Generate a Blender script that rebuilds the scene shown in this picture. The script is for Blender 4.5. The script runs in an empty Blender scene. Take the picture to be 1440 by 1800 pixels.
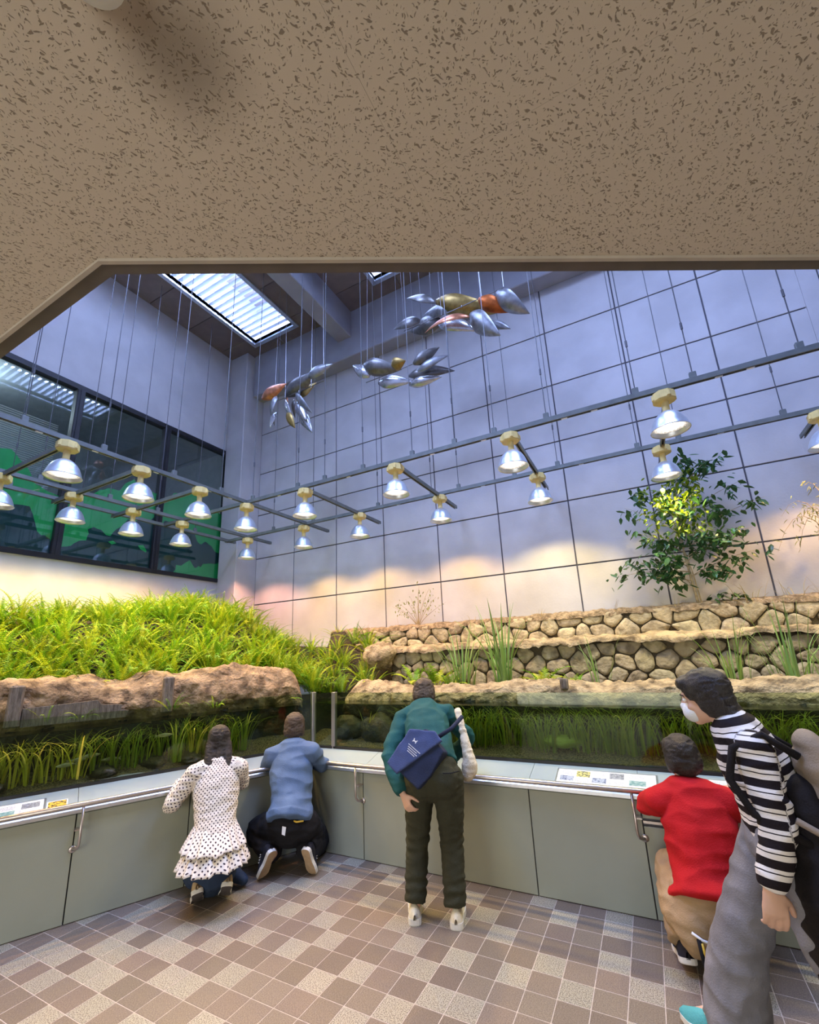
import bpy, bmesh, math, random
import numpy as np
from mathutils import Vector, Matrix, noise
random.seed(7)
PI = math.pi
scene = bpy.context.scene
COL = scene.collection

# ------------------------------------------------------------------ camera, world, light, exposure
def cam_setup():
    pitch, roll, az = math.radians(14.385), math.radians(-2.544), math.radians(27.486)
    cp, sp = math.cos(pitch), math.sin(pitch)
    f = np.array([0, cp, sp]); r = np.array([1, 0, 0]); u = np.cross(r, f)
    cr, sr = math.cos(roll), math.sin(roll)
    R, U, F = r * cr + u * sr, -r * sr + u * cr, f
    B = np.array([[math.cos(az), -math.sin(az), 0], [math.sin(az), math.cos(az), 0], [0, 0, 1]])
    R, U, F = B @ R, B @ U, B @ F
    cd = bpy.data.cameras.new('camera')
    cd.sensor_fit = 'HORIZONTAL'; cd.sensor_width = 36.0
    cd.lens = 765.6 / 1440 * 36.0
    cd.shift_y = 53.8 / 1440
    cd.clip_start = 0.02; cd.clip_end = 100
    co = bpy.data.objects.new('camera', cd); COL.objects.link(co)
    m = Matrix((( R[0], U[0], -F[0], 0.0), (R[1], U[1], -F[1], 0.0), (R[2], U[2], -F[2], 1.6), (0, 0, 0, 1)))
    co.matrix_world = m
    scene.camera = co
    return Vector(R), Vector(U), Vector(F)
CR, CU, CF = cam_setup()
def in_view(p, margin=0.06):
    d = Vector(p) - Vector((0, 0, 1.6)); z = d.dot(CF)
    if z < 0.05: return False
    x = 720 + 765.6 * d.dot(CR) / z; y = 953.8 - 765.6 * d.dot(CU) / z
    return -1440 * margin < x < 1440 * (1 + margin) and -1800 * margin < y < 1800 * (1 + margin)

world = bpy.data.worlds.new('world'); scene.world = world; world.use_nodes = True
bg = world.node_tree.nodes['Background']
bg.inputs[0].default_value = (0.72, 0.82, 1.0, 1); bg.inputs[1].default_value = 1.2
vs = scene.view_settings
scene.display_settings.display_device = 'sRGB'
vs.view_transform = 'Standard'; vs.look = 'None'; vs.exposure = 0.0; vs.gamma = 1.0
try: vs.use_curve_mapping = False
except Exception: pass
scene.cycles.max_bounces = 7; scene.cycles.diffuse_bounces = 4; scene.cycles.glossy_bounces = 3
scene.cycles.transmission_bounces = 4; scene.cycles.transparent_max_bounces = 12
scene.cycles.caustics_reflective = False; scene.cycles.caustics_refractive = False
scene.cycles.sample_clamp_indirect = 4.0
scene.cycles.use_denoising = True

def area(name, loc, direction, sx, sy, power, color):
    ld = bpy.data.lights.new(name, 'AREA'); ld.shape = 'RECTANGLE'; ld.size = sx; ld.size_y = sy
    ld.energy = power; ld.color = color
    o = bpy.data.objects.new(name, ld); COL.objects.link(o); o.location = loc
    o.rotation_euler = Vector(direction).to_track_quat('-Z', 'Y').to_euler()
    return o
SKY = (0.40, 0.53, 1.0)
WARM = (1.0, 0.89, 0.70)
# daylight in the shafts of the roof lights (above their louvres)
area('skylight_daylight', (-5.3, 3.6, 7.95), (0, 0, -1), 1.0, 2.9, 320, SKY)
area('skylight_daylight', (-2.5, 4.0, 7.95), (0, 0, -1), 1.0, 2.1, 240, SKY)
area('skylight_daylight', (-3.2, 1.1, 7.95), (0, 0, -1), 2.2, 2.2, 520, SKY)
area('skylight_daylight', (0.9, 2.6, 7.95), (0, 0, -1), 2.4, 2.2, 360, SKY)
# added unseen fill: two ceiling tubes behind the camera, a rear window further back
area('hall_fill_light', (-1.6, -1.7, 2.66), (0, 0, -1), 0.3, 1.3, 15, WARM)
area('hall_fill_light', (1.6, -1.7, 2.66), (0, 0, -1), 0.3, 1.3, 15, WARM)
area('rear_fill_light', (-1.0, -4.9, 1.25), (0, 1, 0.05), 4.6, 2.1, 175, (1.0, 0.94, 0.82))

# ------------------------------------------------------------------ materials
def mat(name, col, rough=0.6, metal=0.0, var=0.0, vscale=8.0, bump=0.0, bscale=60.0, col2=None, spec=0.5,
        rnd=0.0, trans=0.0, coord='Object', detail=4.0, lo=0.35, hi=0.65, stretch=None):
    m = bpy.data.materials.new(name); m.use_nodes = True
    nt = m.node_tree; b = nt.nodes['Principled BSDF']; L = nt.links
    b.inputs['Roughness'].default_value = rough; b.inputs['Metallic'].default_value = metal
    b.inputs['Specular IOR Level'].default_value = spec
    c = (*col, 1); b.inputs['Base Color'].default_value = c
    tc = nt.nodes.new('ShaderNodeTexCoord'); src = tc.outputs[coord]
    if stretch:
        mp = nt.nodes.new('ShaderNodeMapping'); mp.inputs['Scale'].default_value = stretch
        L.new(src, mp.inputs[0]); src = mp.outputs[0]
    cur = None
    if var or col2:
        n = nt.nodes.new('ShaderNodeTexNoise'); n.inputs['Scale'].default_value = vscale; n.inputs['Detail'].default_value = detail
        L.new(src, n.inputs['Vector'])
        rp = nt.nodes.new('ShaderNodeValToRGB'); rp.color_ramp.elements[0].position = lo; rp.color_ramp.elements[1].position = hi
        if col2: rp.color_ramp.elements[0].color = (*col2, 1); rp.color_ramp.elements[1].color = c
        else:
            rp.color_ramp.elements[0].color = tuple(max(0, v * (1 - var)) for v in col) + (1,)
            rp.color_ramp.elements[1].color = tuple(min(1, v * (1 + var * .6)) for v in col) + (1,)
        L.new(n.outputs['Fac'], rp.inputs[0]); cur = rp.outputs[0]
    if rnd:
        oi = nt.nodes.new('ShaderNodeObjectInfo')
        hs = nt.nodes.new('ShaderNodeHueSaturation')
        mr = nt.nodes.new('ShaderNodeMapRange'); mr.inputs[3].default_value = 1 - rnd; mr.inputs[4].default_value = 1 + rnd
        L.new(oi.outputs['Random'], mr.inputs[0]); L.new(mr.outputs[0], hs.inputs['Value'])
        mr2 = nt.nodes.new('ShaderNodeMapRange'); mr2.inputs[3].default_value = .5 - rnd * .06; mr2.inputs[4].default_value = .5 + rnd * .06
        ml = nt.nodes.new('ShaderNodeMath'); ml.operation = 'MULTIPLY'; ml.inputs[1].default_value = 7.31
        fr = nt.nodes.new('ShaderNodeMath'); fr.operation = 'FRACT'
        L.new(oi.outputs['Random'], ml.inputs[0]); L.new(ml.outputs[0], fr.inputs[0]); L.new(fr.outputs[0], mr2.inputs[0]); L.new(mr2.outputs[0], hs.inputs['Hue'])
        if cur: L.new(cur, hs.inputs['Color'])
        else: hs.inputs['Color'].default_value = c
        cur = hs.outputs[0]
    if cur: L.new(cur, b.inputs['Base Color'])
    if bump:
        n2 = nt.nodes.new('ShaderNodeTexNoise'); n2.inputs['Scale'].default_value = bscale; n2.inputs['Detail'].default_value = 5
        L.new(src, n2.inputs['Vector'])
        bp = nt.nodes.new('ShaderNodeBump'); bp.inputs['Strength'].default_value = bump; bp.inputs['Distance'].default_value = 0.02
        L.new(n2.outputs['Fac'], bp.inputs['Height']); L.new(bp.outputs[0], b.inputs['Normal'])
    if trans:
        tr = nt.nodes.new('ShaderNodeBsdfTranslucent'); mx = nt.nodes.new('ShaderNodeMixShader'); mx.inputs[0].default_value = trans
        if cur: L.new(cur, tr.inputs[0])
        else: tr.inputs[0].default_value = c
        out = nt.nodes['Material Output']
        L.new(b.outputs[0], mx.inputs[1]); L.new(tr.outputs[0], mx.inputs[2]); L.new(mx.outputs[0], out.inputs[0])
    return m

def emit(name, col, s):
    m = bpy.data.materials.new(name); m.use_nodes = True; nt = m.node_tree
    b = nt.nodes['Principled BSDF']; b.inputs['Base Color'].default_value = (*col, 1)
    b.inputs['Emission Color'].default_value = (*col, 1); b.inputs['Emission Strength'].default_value = s
    return m

def glassy(name, tint, refl_max=0.5, refl=0.06, bump=0.0, bscale=6.0):
    """a clear sheet: lets light straight through with a tint, reflects more at grazing angles"""
    m = bpy.data.materials.new(name); m.use_nodes = True; nt = m.node_tree; L = nt.links
    nt.nodes.remove(nt.nodes['Principled BSDF'])
    out = nt.nodes['Material Output']
    t = nt.nodes.new('ShaderNodeBsdfTransparent'); t.inputs[0].default_value = (*tint, 1)
    g = nt.nodes.new('ShaderNodeBsdfGlossy'); g.inputs['Roughness'].default_value = 0.02
    fr = nt.nodes.new('ShaderNodeFresnel'); fr.inputs[0].default_value = 1.42
    mx = nt.nodes.new('ShaderNodeMixShader')
    mn = nt.nodes.new('ShaderNodeMath'); mn.operation = 'MINIMUM'; mn.inputs[1].default_value = refl_max
    ad = nt.nodes.new('ShaderNodeMath'); ad.operation = 'ADD'; ad.inputs[1].default_value = refl - 0.03
    L.new(fr.outputs[0], ad.inputs[0]); L.new(ad.outputs[0], mn.inputs[0]); L.new(mn.outputs[0], mx.inputs[0])
    L.new(t.outputs[0], mx.inputs[1]); L.new(g.outputs[0], mx.inputs[2]); L.new(mx.outputs[0], out.inputs[0])
    if bump:
        tc = nt.nodes.new('ShaderNodeTexCoord')
        n = nt.nodes.new('ShaderNodeTexNoise'); n.inputs['Scale'].default_value = bscale; n.inputs['Detail'].default_value = 3
        L.new(tc.outputs['Object'], n.inputs['Vector'])
        bp = nt.nodes.new('ShaderNodeBump'); bp.inputs['Strength'].default_value = bump; bp.inputs['Distance'].default_value = 0.05
        L.new(n.outputs['Fac'], bp.inputs['Height'])
        L.new(bp.outputs[0], g.inputs['Normal']); L.new(bp.outputs[0], fr.inputs['Normal'])
    return m

MT = {}
MT['wall'] = mat('painted_concrete', (.52, .51, .52), .75, var=.10, vscale=2.2, bump=.08, bscale=40)
MT['joint'] = mat('panel_joint', (.10, .10, .12), .9)
MT['roof'] = mat('roof_board', (.20, .16, .15), .85, rnd=.12, var=.08)
MT['beam'] = mat('painted_beam', (.33, .33, .36), .75, var=.08, vscale=3)
MT['black'] = mat('black_frame', (.012, .012, .016), .4, var=.3)
MT['trim'] = mat('bronze_trim', (.13, .11, .095), .45, metal=.3, var=.15)
MT['bead'] = mat('ceiling_bead', (.46, .41, .35), .5, var=.1)
MT['laminate'] = mat('grey_laminate', (.31, .335, .27), .38, var=.06, vscale=1.5, bump=.02, bscale=150)
MT['top'] = mat('white_worktop', (.37, .43, .405), .3, var=.05, vscale=2)
MT['alu'] = mat('aluminium', (.75, .79, .84), .28, metal=.85, var=.08)
MT['steel'] = mat('brushed_steel', (.50, .45, .42), .32, metal=.9, var=.1, vscale=30)
MT['post'] = mat('steel_post', (.42, .41, .40), .35, metal=.8, var=.2, vscale=5)
MT['blackseal'] = mat('black_seal', (.02, .018, .015), .6, var=.3)
MT['rail'] = mat('galvanised_channel', (.17, .19, .185), .5, metal=.3, var=.15, vscale=12)
MT['cable'] = mat('steel_cable', (.10, .10, .11), .45, metal=.4, var=.1)
MT['cream'] = mat('cream_plastic', (.90, .72, .28), .5, var=.08, vscale=20)
MT['dome'] = mat('spun_aluminium', (.72, .78, .86), .34, metal=.75, var=.1, vscale=10)
MT['rock'] = mat('rough_beige_rock', (.42, .33, .19), .92, bump=1.0, bscale=45, col2=(.12, .085, .045), vscale=11, detail=8, lo=.33, hi=.60)
MT['rocklog'] = mat('rough_brown_rock', (.40, .28, .15), .94, bump=1.0, bscale=42, col2=(.10, .065, .032), vscale=10, detail=9, lo=.34, hi=.62)
MT['rockwet'] = mat('algae_dark_rock', (.022, .020, .010), .6, bump=.8, bscale=30, col2=(.012, .012, .007), vscale=9, detail=8)
MT['soil'] = mat('dark_soil', (.040, .028, .016), .95, bump=.8, bscale=50, col2=(.03, .022, .012), vscale=14)
MT['drysoil'] = mat('dry_soil', (.40, .30, .18), .95, bump=1.0, bscale=60, col2=(.14, .10, .055), vscale=22, detail=8)
MT['stone'] = mat('yellow_stone', (.47, .40, .25), .85, bump=.6, bscale=40, col2=(.20, .165, .095), vscale=13, detail=10, rnd=.16, lo=.30, hi=.58)
MT['mortar'] = mat('dark_mortar', (.11, .09, .055), .95, bump=.6, bscale=50, var=.3)
MT['gravel'] = mat('river_gravel', (.19, .145, .08), .9, bump=1.0, bscale=110, col2=(.05, .037, .02), vscale=95, detail=3, lo=.42, hi=.58)
MT['wood'] = mat('weathered_wood', (.24, .20, .16), .9, bump=.7, bscale=25, col2=(.10, .08, .06), vscale=6, stretch=(8, 8, 1.2))
MT['fern'] = mat('fern_leaf', (.18, .35, .014), .5, rnd=.32, trans=.28, spec=.35)
MT['fern2'] = mat('fern_leaf_light', (.40, .50, .02), .5, rnd=.25, trans=.3, spec=.35)
MT['reed'] = mat('reed_leaf', (.20, .34, .08), .5, rnd=.3, trans=.25)
MT['weed'] = mat('water_weed', (.20, .27, .022), .5, rnd=.35, trans=.3)
MT['weedl'] = mat('water_weed_light', (.42, .40, .04), .5, rnd=.3, trans=.3)
MT['leaf'] = mat('tree_leaf', (.055, .13, .04), .35, rnd=.4, trans=.25)
MT['leafy'] = mat('tree_leaf_lamplit', (.34, .44, .025), .4, rnd=.25, trans=.35)  # brighter leaf colour for the part of the crown under the lamp
MT['bark'] = mat('pale_bark', (.42, .36, .24), .85, var=.3, vscale=30, bump=.4)
MT['twig'] = mat('dry_twig', (.30, .22, .10), .85, var=.2)
MT['drygrass'] = mat('dry_grass', (.42, .34, .14), .8, rnd=.3, trans=.2)
MT['glass'] = glassy('clear_glass', (.80, .87, .74), .10, .02)
MT['window'] = glassy('window_glass', (.86, .92, .92), .4, .07)
MT['water'] = glassy('tank_water', (.74, .80, .58), .6, .05, bump=.25, bscale=9)
MT['green'] = mat('green_film', (.03, .58, .13), .45, var=.05)
MT['dgreen'] = mat('dark_green_film', (.006, .065, .062), .4, var=.1)
MT['greywall'] = mat('store_room_wall', (.30, .34, .38), .8, var=.1)
MT['white'] = mat('white_paint', (.8, .8, .8), .5, var=.05)
MT['louvre'] = mat('white_louvre', (.72, .76, .80), .45, trans=.2, var=.04)
MT['card'] = mat('white_card', (.85, .86, .82), .5, var=.04)
MT['ink'] = mat('grey_ink', (.25, .25, .26), .6, var=.1)
MT['photoblue'] = mat('printed_photo_blue', (.10, .13, .22), .4, col2=(.45, .50, .56), vscale=70, lo=.45, hi=.62)
MT['photogrey'] = mat('printed_photo_grey', (.16, .17, .18), .4, col2=(.40, .42, .42), vscale=80)
MT['photogold'] = mat('printed_photo_gold', (.80, .50, .06), .4, col2=(.06, .045, .03), vscale=55, lo=.42, hi=.5)
MT['photogreen'] = mat('printed_photo_green', (.12, .28, .26), .4, col2=(.40, .52, .46), vscale=50)
MT['photoolive'] = mat('printed_photo_olive', (.62, .58, .22), .4, col2=(.10, .11, .07), vscale=80, lo=.42, hi=.5)
MT['fish'] = mat('silver_olive_fish', (.36, .34, .22), .3, metal=.3, var=.3, vscale=30)
for k, c, r in (('copper', (.62, .25, .13), .35), ('psteel', (.20, .195, .19), .4), ('grey', (.33, .34, .36), .42), ('silver', (.56, .57, .60), .26),
                ('ochre', (.34, .23, .07), .4), ('rust', (.50, .13, .03), .5), ('pwhite', (.85, .85, .85), .4)):
    MT[k] = mat('metal_sheet_' + k, c, r, metal=.75 if k != 'pwhite' else 0, var=.25, vscale=18)
MT['cablebright'] = mat('bright_wire', (.35, .35, .38), .35, metal=.6)

def ceiling_mat():
    m = bpy.data.materials.new('fissured_ceiling_board'); m.use_nodes = True
    nt = m.node_tree; L = nt.links; b = nt.nodes['Principled BSDF']; b.inputs['Roughness'].default_value = .9
    b.inputs['Specular IOR Level'].default_value = .2
    geo = nt.nodes.new('ShaderNodeNewGeometry')
    nz = nt.nodes.new('ShaderNodeTexNoise'); nz.inputs['Scale'].default_value = 55; L.new(geo.outputs['Position'], nz.inputs['Vector'])
    masks = []
    for rot, sc, thr, off in ((.5, (170, 48, 1), .15, 0), (1.1, (180, 60, 1), .14, 3.3), (2.2, (200, 130, 1), .14, 7.7), (2.8, (190, 70, 1), .11, 5.1)):
        mv = nt.nodes.new('ShaderNodeVectorMath'); mv.operation = 'MULTIPLY_ADD'
        mv.inputs[1].default_value = (.018, .018, 0); L.new(nz.outputs['Color'], mv.inputs[0]); L.new(geo.outputs['Position'], mv.inputs[2])
        m1 = nt.nodes.new('ShaderNodeMapping'); m1.inputs['Rotation'].default_value = (0, 0, rot); m1.inputs['Location'].default_value = (off, off, 0)
        L.new(mv.outputs[0], m1.inputs[0])
        m2 = nt.nodes.new('ShaderNodeMapping'); m2.inputs['Scale'].default_value = sc; L.new(m1.outputs[0], m2.inputs[0])
        v = nt.nodes.new('ShaderNodeTexVoronoi'); v.voronoi_dimensions = '2D'; v.inputs['Scale'].default_value = 1.0
        L.new(m2.outputs[0], v.inputs['Vector'])
        sep = nt.nodes.new('ShaderNodeSeparateColor'); L.new(v.outputs['Color'], sep.inputs[0])
        th = nt.nodes.new('ShaderNodeMapRange'); th.inputs[1].default_value = .70; th.inputs[2].default_value = 1.0; th.inputs[3].default_value = 0.0; th.inputs[4].default_value = thr * 2.6
        L.new(sep.outputs[0], th.inputs[0])
        sb = nt.nodes.new('ShaderNodeMath'); sb.operation = 'SUBTRACT'; L.new(th.outputs[0], sb.inputs[0]); L.new(v.outputs['Distance'], sb.inputs[1])
        ml = nt.nodes.new('ShaderNodeMath'); ml.operation = 'MULTIPLY'; ml.inputs[1].default_value = 9; ml.use_clamp = True; L.new(sb.outputs[0], ml.inputs[0])
        masks.append(ml.outputs[0])
    cur = masks[0]
    for k in masks[1:]:
        mx = nt.nodes.new('ShaderNodeMath'); mx.operation = 'MAXIMUM'; L.new(cur, mx.inputs[0]); L.new(k, mx.inputs[1]); cur = mx.outputs[0]
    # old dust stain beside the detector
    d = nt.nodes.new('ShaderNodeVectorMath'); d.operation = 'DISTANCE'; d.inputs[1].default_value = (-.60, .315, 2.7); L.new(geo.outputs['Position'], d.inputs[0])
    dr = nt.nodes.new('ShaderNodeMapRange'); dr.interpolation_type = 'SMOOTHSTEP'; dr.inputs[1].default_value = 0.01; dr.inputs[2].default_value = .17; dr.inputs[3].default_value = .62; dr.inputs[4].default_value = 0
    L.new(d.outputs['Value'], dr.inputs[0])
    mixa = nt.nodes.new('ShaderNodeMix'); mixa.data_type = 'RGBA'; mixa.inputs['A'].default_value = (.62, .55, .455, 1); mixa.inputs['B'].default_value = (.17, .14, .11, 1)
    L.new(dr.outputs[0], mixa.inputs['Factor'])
    mixb = nt.nodes.new('ShaderNodeMix'); mixb.data_type = 'RGBA'; mixb.inputs['B'].default_value = (.16, .12, .085, 1)
    ms = nt.nodes.new('ShaderNodeMath'); ms.operation = 'MULTIPLY'; ms.inputs[1].default_value = .75; L.new(cur, ms.inputs[0])
    L.new(ms.outputs[0], mixb.inputs['Factor']); L.new(mixa.outputs['Result'], mixb.inputs['A']); L.new(mixb.outputs['Result'], b.inputs['Base Color'])
    bp = nt.nodes.new('ShaderNodeBump'); bp.invert = True; bp.inputs['Strength'].default_value = .5; bp.inputs['Distance'].default_value = .004
    L.new(cur, bp.inputs['Height']); L.new(bp.outputs[0], b.inputs['Normal'])
    return m
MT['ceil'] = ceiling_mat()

def speckle_tile(name, base, dark, lo, hi, rnd):
    m = mat(name, base, .42, col2=dark, vscale=170, detail=2, lo=lo, hi=hi, rnd=rnd, bump=.12, bscale=90, coord='Object')
    return m
MT['tileb'] = speckle_tile('brown_floor_tile', (.225, .180, .138), (.145, .112, .088), .38, .62, .14)
MT['tilel'] = speckle_tile('speckled_cream_floor_tile', (.40, .37, .285), (.15, .125, .095), .40, .54, .07)
MT['grout'] = mat('tile_grout', (.50, .43, .36), .85, var=.15, vscale=40)

# ------------------------------------------------------------------ mesh helpers
class MB:
    def __init__(self): self.v = []; self.f = []; self.m = []; self.mi = 0
    def add(self, vs, fs):
        n = len(self.v); self.v += [tuple(p) for p in vs]; self.f += [tuple(i + n for i in f) for f in fs]; self.m += [self.mi] * len(fs); return self
    def box(self, x0, x1, y0, y1, z0, z1, M=None):
        vs = [Vector(p) for p in ((x0,y0,z0),(x1,y0,z0),(x1,y1,z0),(x0,y1,z0),(x0,y0,z1),(x1,y0,z1),(x1,y1,z1),(x0,y1,z1))]
        if M: vs = [M @ p for p in vs]
        return self.add(vs, [(0,3,2,1),(4,5,6,7),(0,1,5,4),(1,2,6,5),(2,3,7,6),(3,0,4,7)])
    def bbox(self, x0, x1, y0, y1, z0, z1, b=.006):
        """box whose edges are eased by b"""
        vs = []
        for z, i in ((z0, b), (z0 + b, 0), (z1 - b, 0), (z1, b)):
            a, c, d, e = x0 + i, x1 - i, y0 + i, y1 - i
            k = b if i == 0 else b * .6
            vs += [(a + k, d, z), (c - k, d, z), (c, d + k, z), (c, e - k, z), (c - k, e, z), (a + k, e, z), (a, e - k, z), (a, d + k, z)]
        fs = [tuple(range(7, -1, -1)), tuple(range(24, 32))]
        for r in range(3):
            for k in range(8): fs.append((r*8+k, r*8+(k+1)%8, r*8+8+(k+1)%8, r*8+8+k))
        return self.add(vs, fs)
    def prism(self, poly, h0, h1, M=None):
        n = len(poly); vs = [Vector((p[0], p[1], h0)) for p in poly] + [Vector((p[0], p[1], h1)) for p in poly]
        if M: vs = [M @ p for p in vs]
        return self.add(vs, [tuple(range(n-1, -1, -1)), tuple(range(n, 2*n))] + [(i, (i+1) % n, n + (i+1) % n, n + i) for i in range(n)])
    def tube(self, path, r, n=8, caps=True):
        path = [Vector(p) for p in path]; rs = r if isinstance(r, (list, tuple)) else [r] * len(path)
        rings = []; prev = None
        for i, p in enumerate(path):
            a = path[max(0, i-1)]; b = path[min(len(path)-1, i+1)]; t = (b - a).normalized()
            if prev is None: s = t.orthogonal().normalized()
            else:
                s = prev - t * prev.dot(t); s = s.normalized() if s.length > 1e-6 else t.orthogonal().normalized()
            prev = s; u = t.cross(s)
            rings.append([p + (s * math.cos(2*PI*k/n) + u * math.sin(2*PI*k/n)) * rs[i] for k in range(n)])
        vs = [q for rg in rings for q in rg]; fs = []
        for i in range(len(path)-1):
            for k in range(n): fs.append((i*n+k, i*n+(k+1)%n, (i+1)*n+(k+1)%n, (i+1)*n+k))
        if caps: fs += [tuple(range(n-1, -1, -1)), tuple(range((len(path)-1)*n, len(path)*n))]
        return self.add(vs, fs)
    def lathe(self, prof, n=24, c=(0,0,0)):
        vs = []; fs = []
        for (r, z) in prof:
            for k in range(n): vs.append((c[0] + r*math.cos(2*PI*k/n), c[1] + r*math.sin(2*PI*k/n), c[2] + z))
        for i in range(len(prof)-1):
            for k in range(n): fs.append((i*n+k, i*n+(k+1)%n, (i+1)*n+(k+1)%n, (i+1)*n+k))
        return self.add(vs, fs)
    def mesh(self, name, mats, smooth=False):
        me = bpy.data.meshes.new(name); me.from_pydata(self.v, [], self.f)
        for m in (mats if isinstance(mats, (list, tuple)) else [mats]): me.materials.append(m)
        if any(self.m): me.polygons.foreach_set('material_index', self.m)
        if smooth: me.polygons.foreach_set('use_smooth', [True] * len(me.polygons))
        me.update(); return me
    def build(self, name, mats, parent=None, smooth=False, loc=None, M=None):
        return obj(name, self.mesh(name, mats, smooth), parent, loc, M)

def obj(name, me, parent=None, loc=None, M=None):
    o = bpy.data.objects.new(name, me); COL.objects.link(o)
    if parent: o.parent = parent
    if M is not None: o.matrix_local = M
    elif loc is not None: o.location = loc
    return o
def thing(name, label, cat, M=None, loc=None, group=None):
    o = bpy.data.objects.new(name, None); o.empty_display_size = .1; COL.objects.link(o)
    if M is not None: o.matrix_world = M
    elif loc is not None: o.location = loc
    o['label'] = label; o['category'] = cat
    if group: o['group'] = group
    return o
def tag(o, label, cat, group=None, kind=None):
    o['label'] = label; o['category'] = cat
    if group: o['group'] = group
    if kind: o['kind'] = kind
    return o
def struct(o, label=None):
    o['kind'] = 'structure'
    if label: o['label'] = label
    return o
def dup(root, M=None, loc=None, label=None, group=None):
    r = root.copy(); COL.objects.link(r)
    if M is not None: r.matrix_world = M
    elif loc is not None: r.location = loc
    if label: r['label'] = label
    if group: r['group'] = group
    for ch in list(root.children):
        c = ch.copy(); COL.objects.link(c); c.parent = r
        for g in list(ch.children):
            d = g.copy(); COL.objects.link(d); d.parent = c
    return r
def smoothstep(a, b, x):
    t = min(1, max(0, (x - a) / (b - a))); return t * t * (3 - 2 * t)

# frames of the two tank runs: origin at the inner corner of the cabinets, x along the front (to the right), y into the tank
K = Vector((-2.902, 3.377, 0))
ANG_L = math.radians(64.97)
TR = Matrix.Translation(K)
TL = Matrix.Translation(K) @ Matrix.Rotation(ANG_L, 4, 'Z')
TLi = TL.inverted()
RUNS = {'R': TR, 'L': TL}
YW = 5.6        # panelled wall
XW = -6.55      # window wall
ZT = 7.525      # atrium ceiling
ZC = 2.7        # low ceiling
# ================================================================== SETTING
# ---- floor: grout bed with single tiles
fl = MB().box(-7, 4.2, -5.2, 3.6, -.06, -.0011).build('floor', MT['grout']); struct(fl, 'tiled floor of brown and speckled cream tiles')
LIGHT = {(-25,12),(-24,9),(-24,10),(-23,10),(-23,13),(-23,14),(-22,9),(-22,11),(-22,12),(-21,10),(-21,11),(-20,8),(-20,10),(-20,12),(-20,13),(-20,16),(-19,9),(-19,12),(-19,14),(-19,15),(-19,17),(-18,11),(-18,13),(-18,18),(-18,20),(-17,9),(-17,11),(-17,14),(-17,16),(-17,18),(-17,19),(-17,21),(-16,12),(-16,17),(-16,19),(-15,10),(-15,14),(-15,16),(-15,21),(-14,15),(-14,18),(-14,20),(-13,13),(-12,14),(-12,17),(-12,19),(-11,12),(-11,16),(-10,13),(-10,15),(-10,18),(-10,20),(-9,14),(-9,16),(-9,19),(-8,14),(-8,18),(-7,16),(-7,21),(-6,17),(-6,20),(-5,16),(-4,18),(-4,20),(-4,21),(-3,15),(-3,17),(-2,18)}
PX, PY = .15025, .1495
tb = MB().bbox(-PX/2+.0022, PX/2-.0022, -PY/2+.0022, PY/2-.0022, -.006, 0, .0009)
tme = {0: tb.mesh('tile', MT['tileb']), 1: tb.mesh('tile', MT['tilel'])}
cells = []
for i in range(-29, 26):
    for j in range(-34, 23):
        c = (.116 + (i+.5)*PX, .124 + (j+.5)*PY, 0)
        if c[0] < -4.3 and c[1] < -1.5: continue
        dl = (TLi @ Vector(c)).y
        if dl > .12: continue
        lt = 1 if (i, j) in LIGHT or (not (-25 <= i <= -2 and 8 <= j <= 21) and random.random() < .26) else 0
        vis = in_view(c, .04)
        cells.append(((Vector(c) - Vector((0,0,1.6))).length if vis else 99, c, lt))
cells.sort(key=lambda q: q[0])
st = [MB(), MB()]
nt_ = 0
for d, c, lt in cells:
    if d < 90 and nt_ < 300:
        o = obj('tile', tme[lt], fl, c); nt_ += 1
    else:
        vs = [(a + c[0], b + c[1], z) for a, b, z in ((-PX/2+.002,-PY/2+.002,0),(PX/2-.002,-PY/2+.002,0),(PX/2-.002,PY/2-.002,0),(-PX/2+.002,PY/2-.002,0))]
        vs += [(a, b, -.006) for a, b, z in vs]
        st[lt].add(vs, [(0,1,2,3),(0,4,5,1),(1,5,6,2),(2,6,7,3),(3,7,4,0)])
for k in (0, 1):
    o = st[k].build('far_tiles', MT['tileb'] if k == 0 else MT['tilel'], fl); o['kind'] = 'stuff'

# ---- panelled wall behind the right tank
wr = MB().box(XW, 4.2, YW+.012, YW+.25, -.05, ZT+.3).build('wall_right', MT['joint']); struct(wr, 'tall wall of square painted panels with dark joints')
PW, PH = .913, .834
xs = [-6.096 + PW*k for k in range(-1, 12)]; zs = [2.57 + PH*k for k in range(-2, 7)]
for i in range(len(xs)-1):
    for j in range(len(zs)-1):
        x0, x1 = max(xs[i], -6.096), xs[i+1]
        if x1 - x0 < .1 or x0 > 2.1: continue
        z1 = min(zs[j+1], ZT)
        m = MB().bbox(x0+.008, x1-.008, YW-.004, YW+.012, zs[j]+.008, z1-.008, .003)
        m.build('wall_panel', MT['wall'], wr)
MB().box(2.08, 2.24, YW-.02, YW+.012, 0, ZT).build('pilaster', MT['wall'], wr)
MB().bbox(2.26, 4.2, YW-.004, YW+.012, 0, ZT, .003).build('wall_panel', MT['wall'], wr)

# ---- window wall on the left
WY0, WY1, WZ0, WZ1 = .9, 5.25, 2.985, 5.51
wl = MB()
wl.box(XW-.2, XW, -5.2, YW, -.05, WZ0); wl.box(XW-.2, XW, -5.2, YW, WZ1, ZT+.3)
wl.box(XW-.2, XW, -5.2, WY0, WZ0, WZ1); wl.box(XW-.2, XW, WY1, YW, WZ0, WZ1)
wl = struct(wl.build('wall_left', MT['wall']), 'plain painted wall with a long black framed window')
pl = struct(MB().bbox(XW, -6.093, 5.15, YW+.01, 0, ZT, .012).build('wall_corner', MT['wall']), 'square pillar in the corner')
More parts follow.
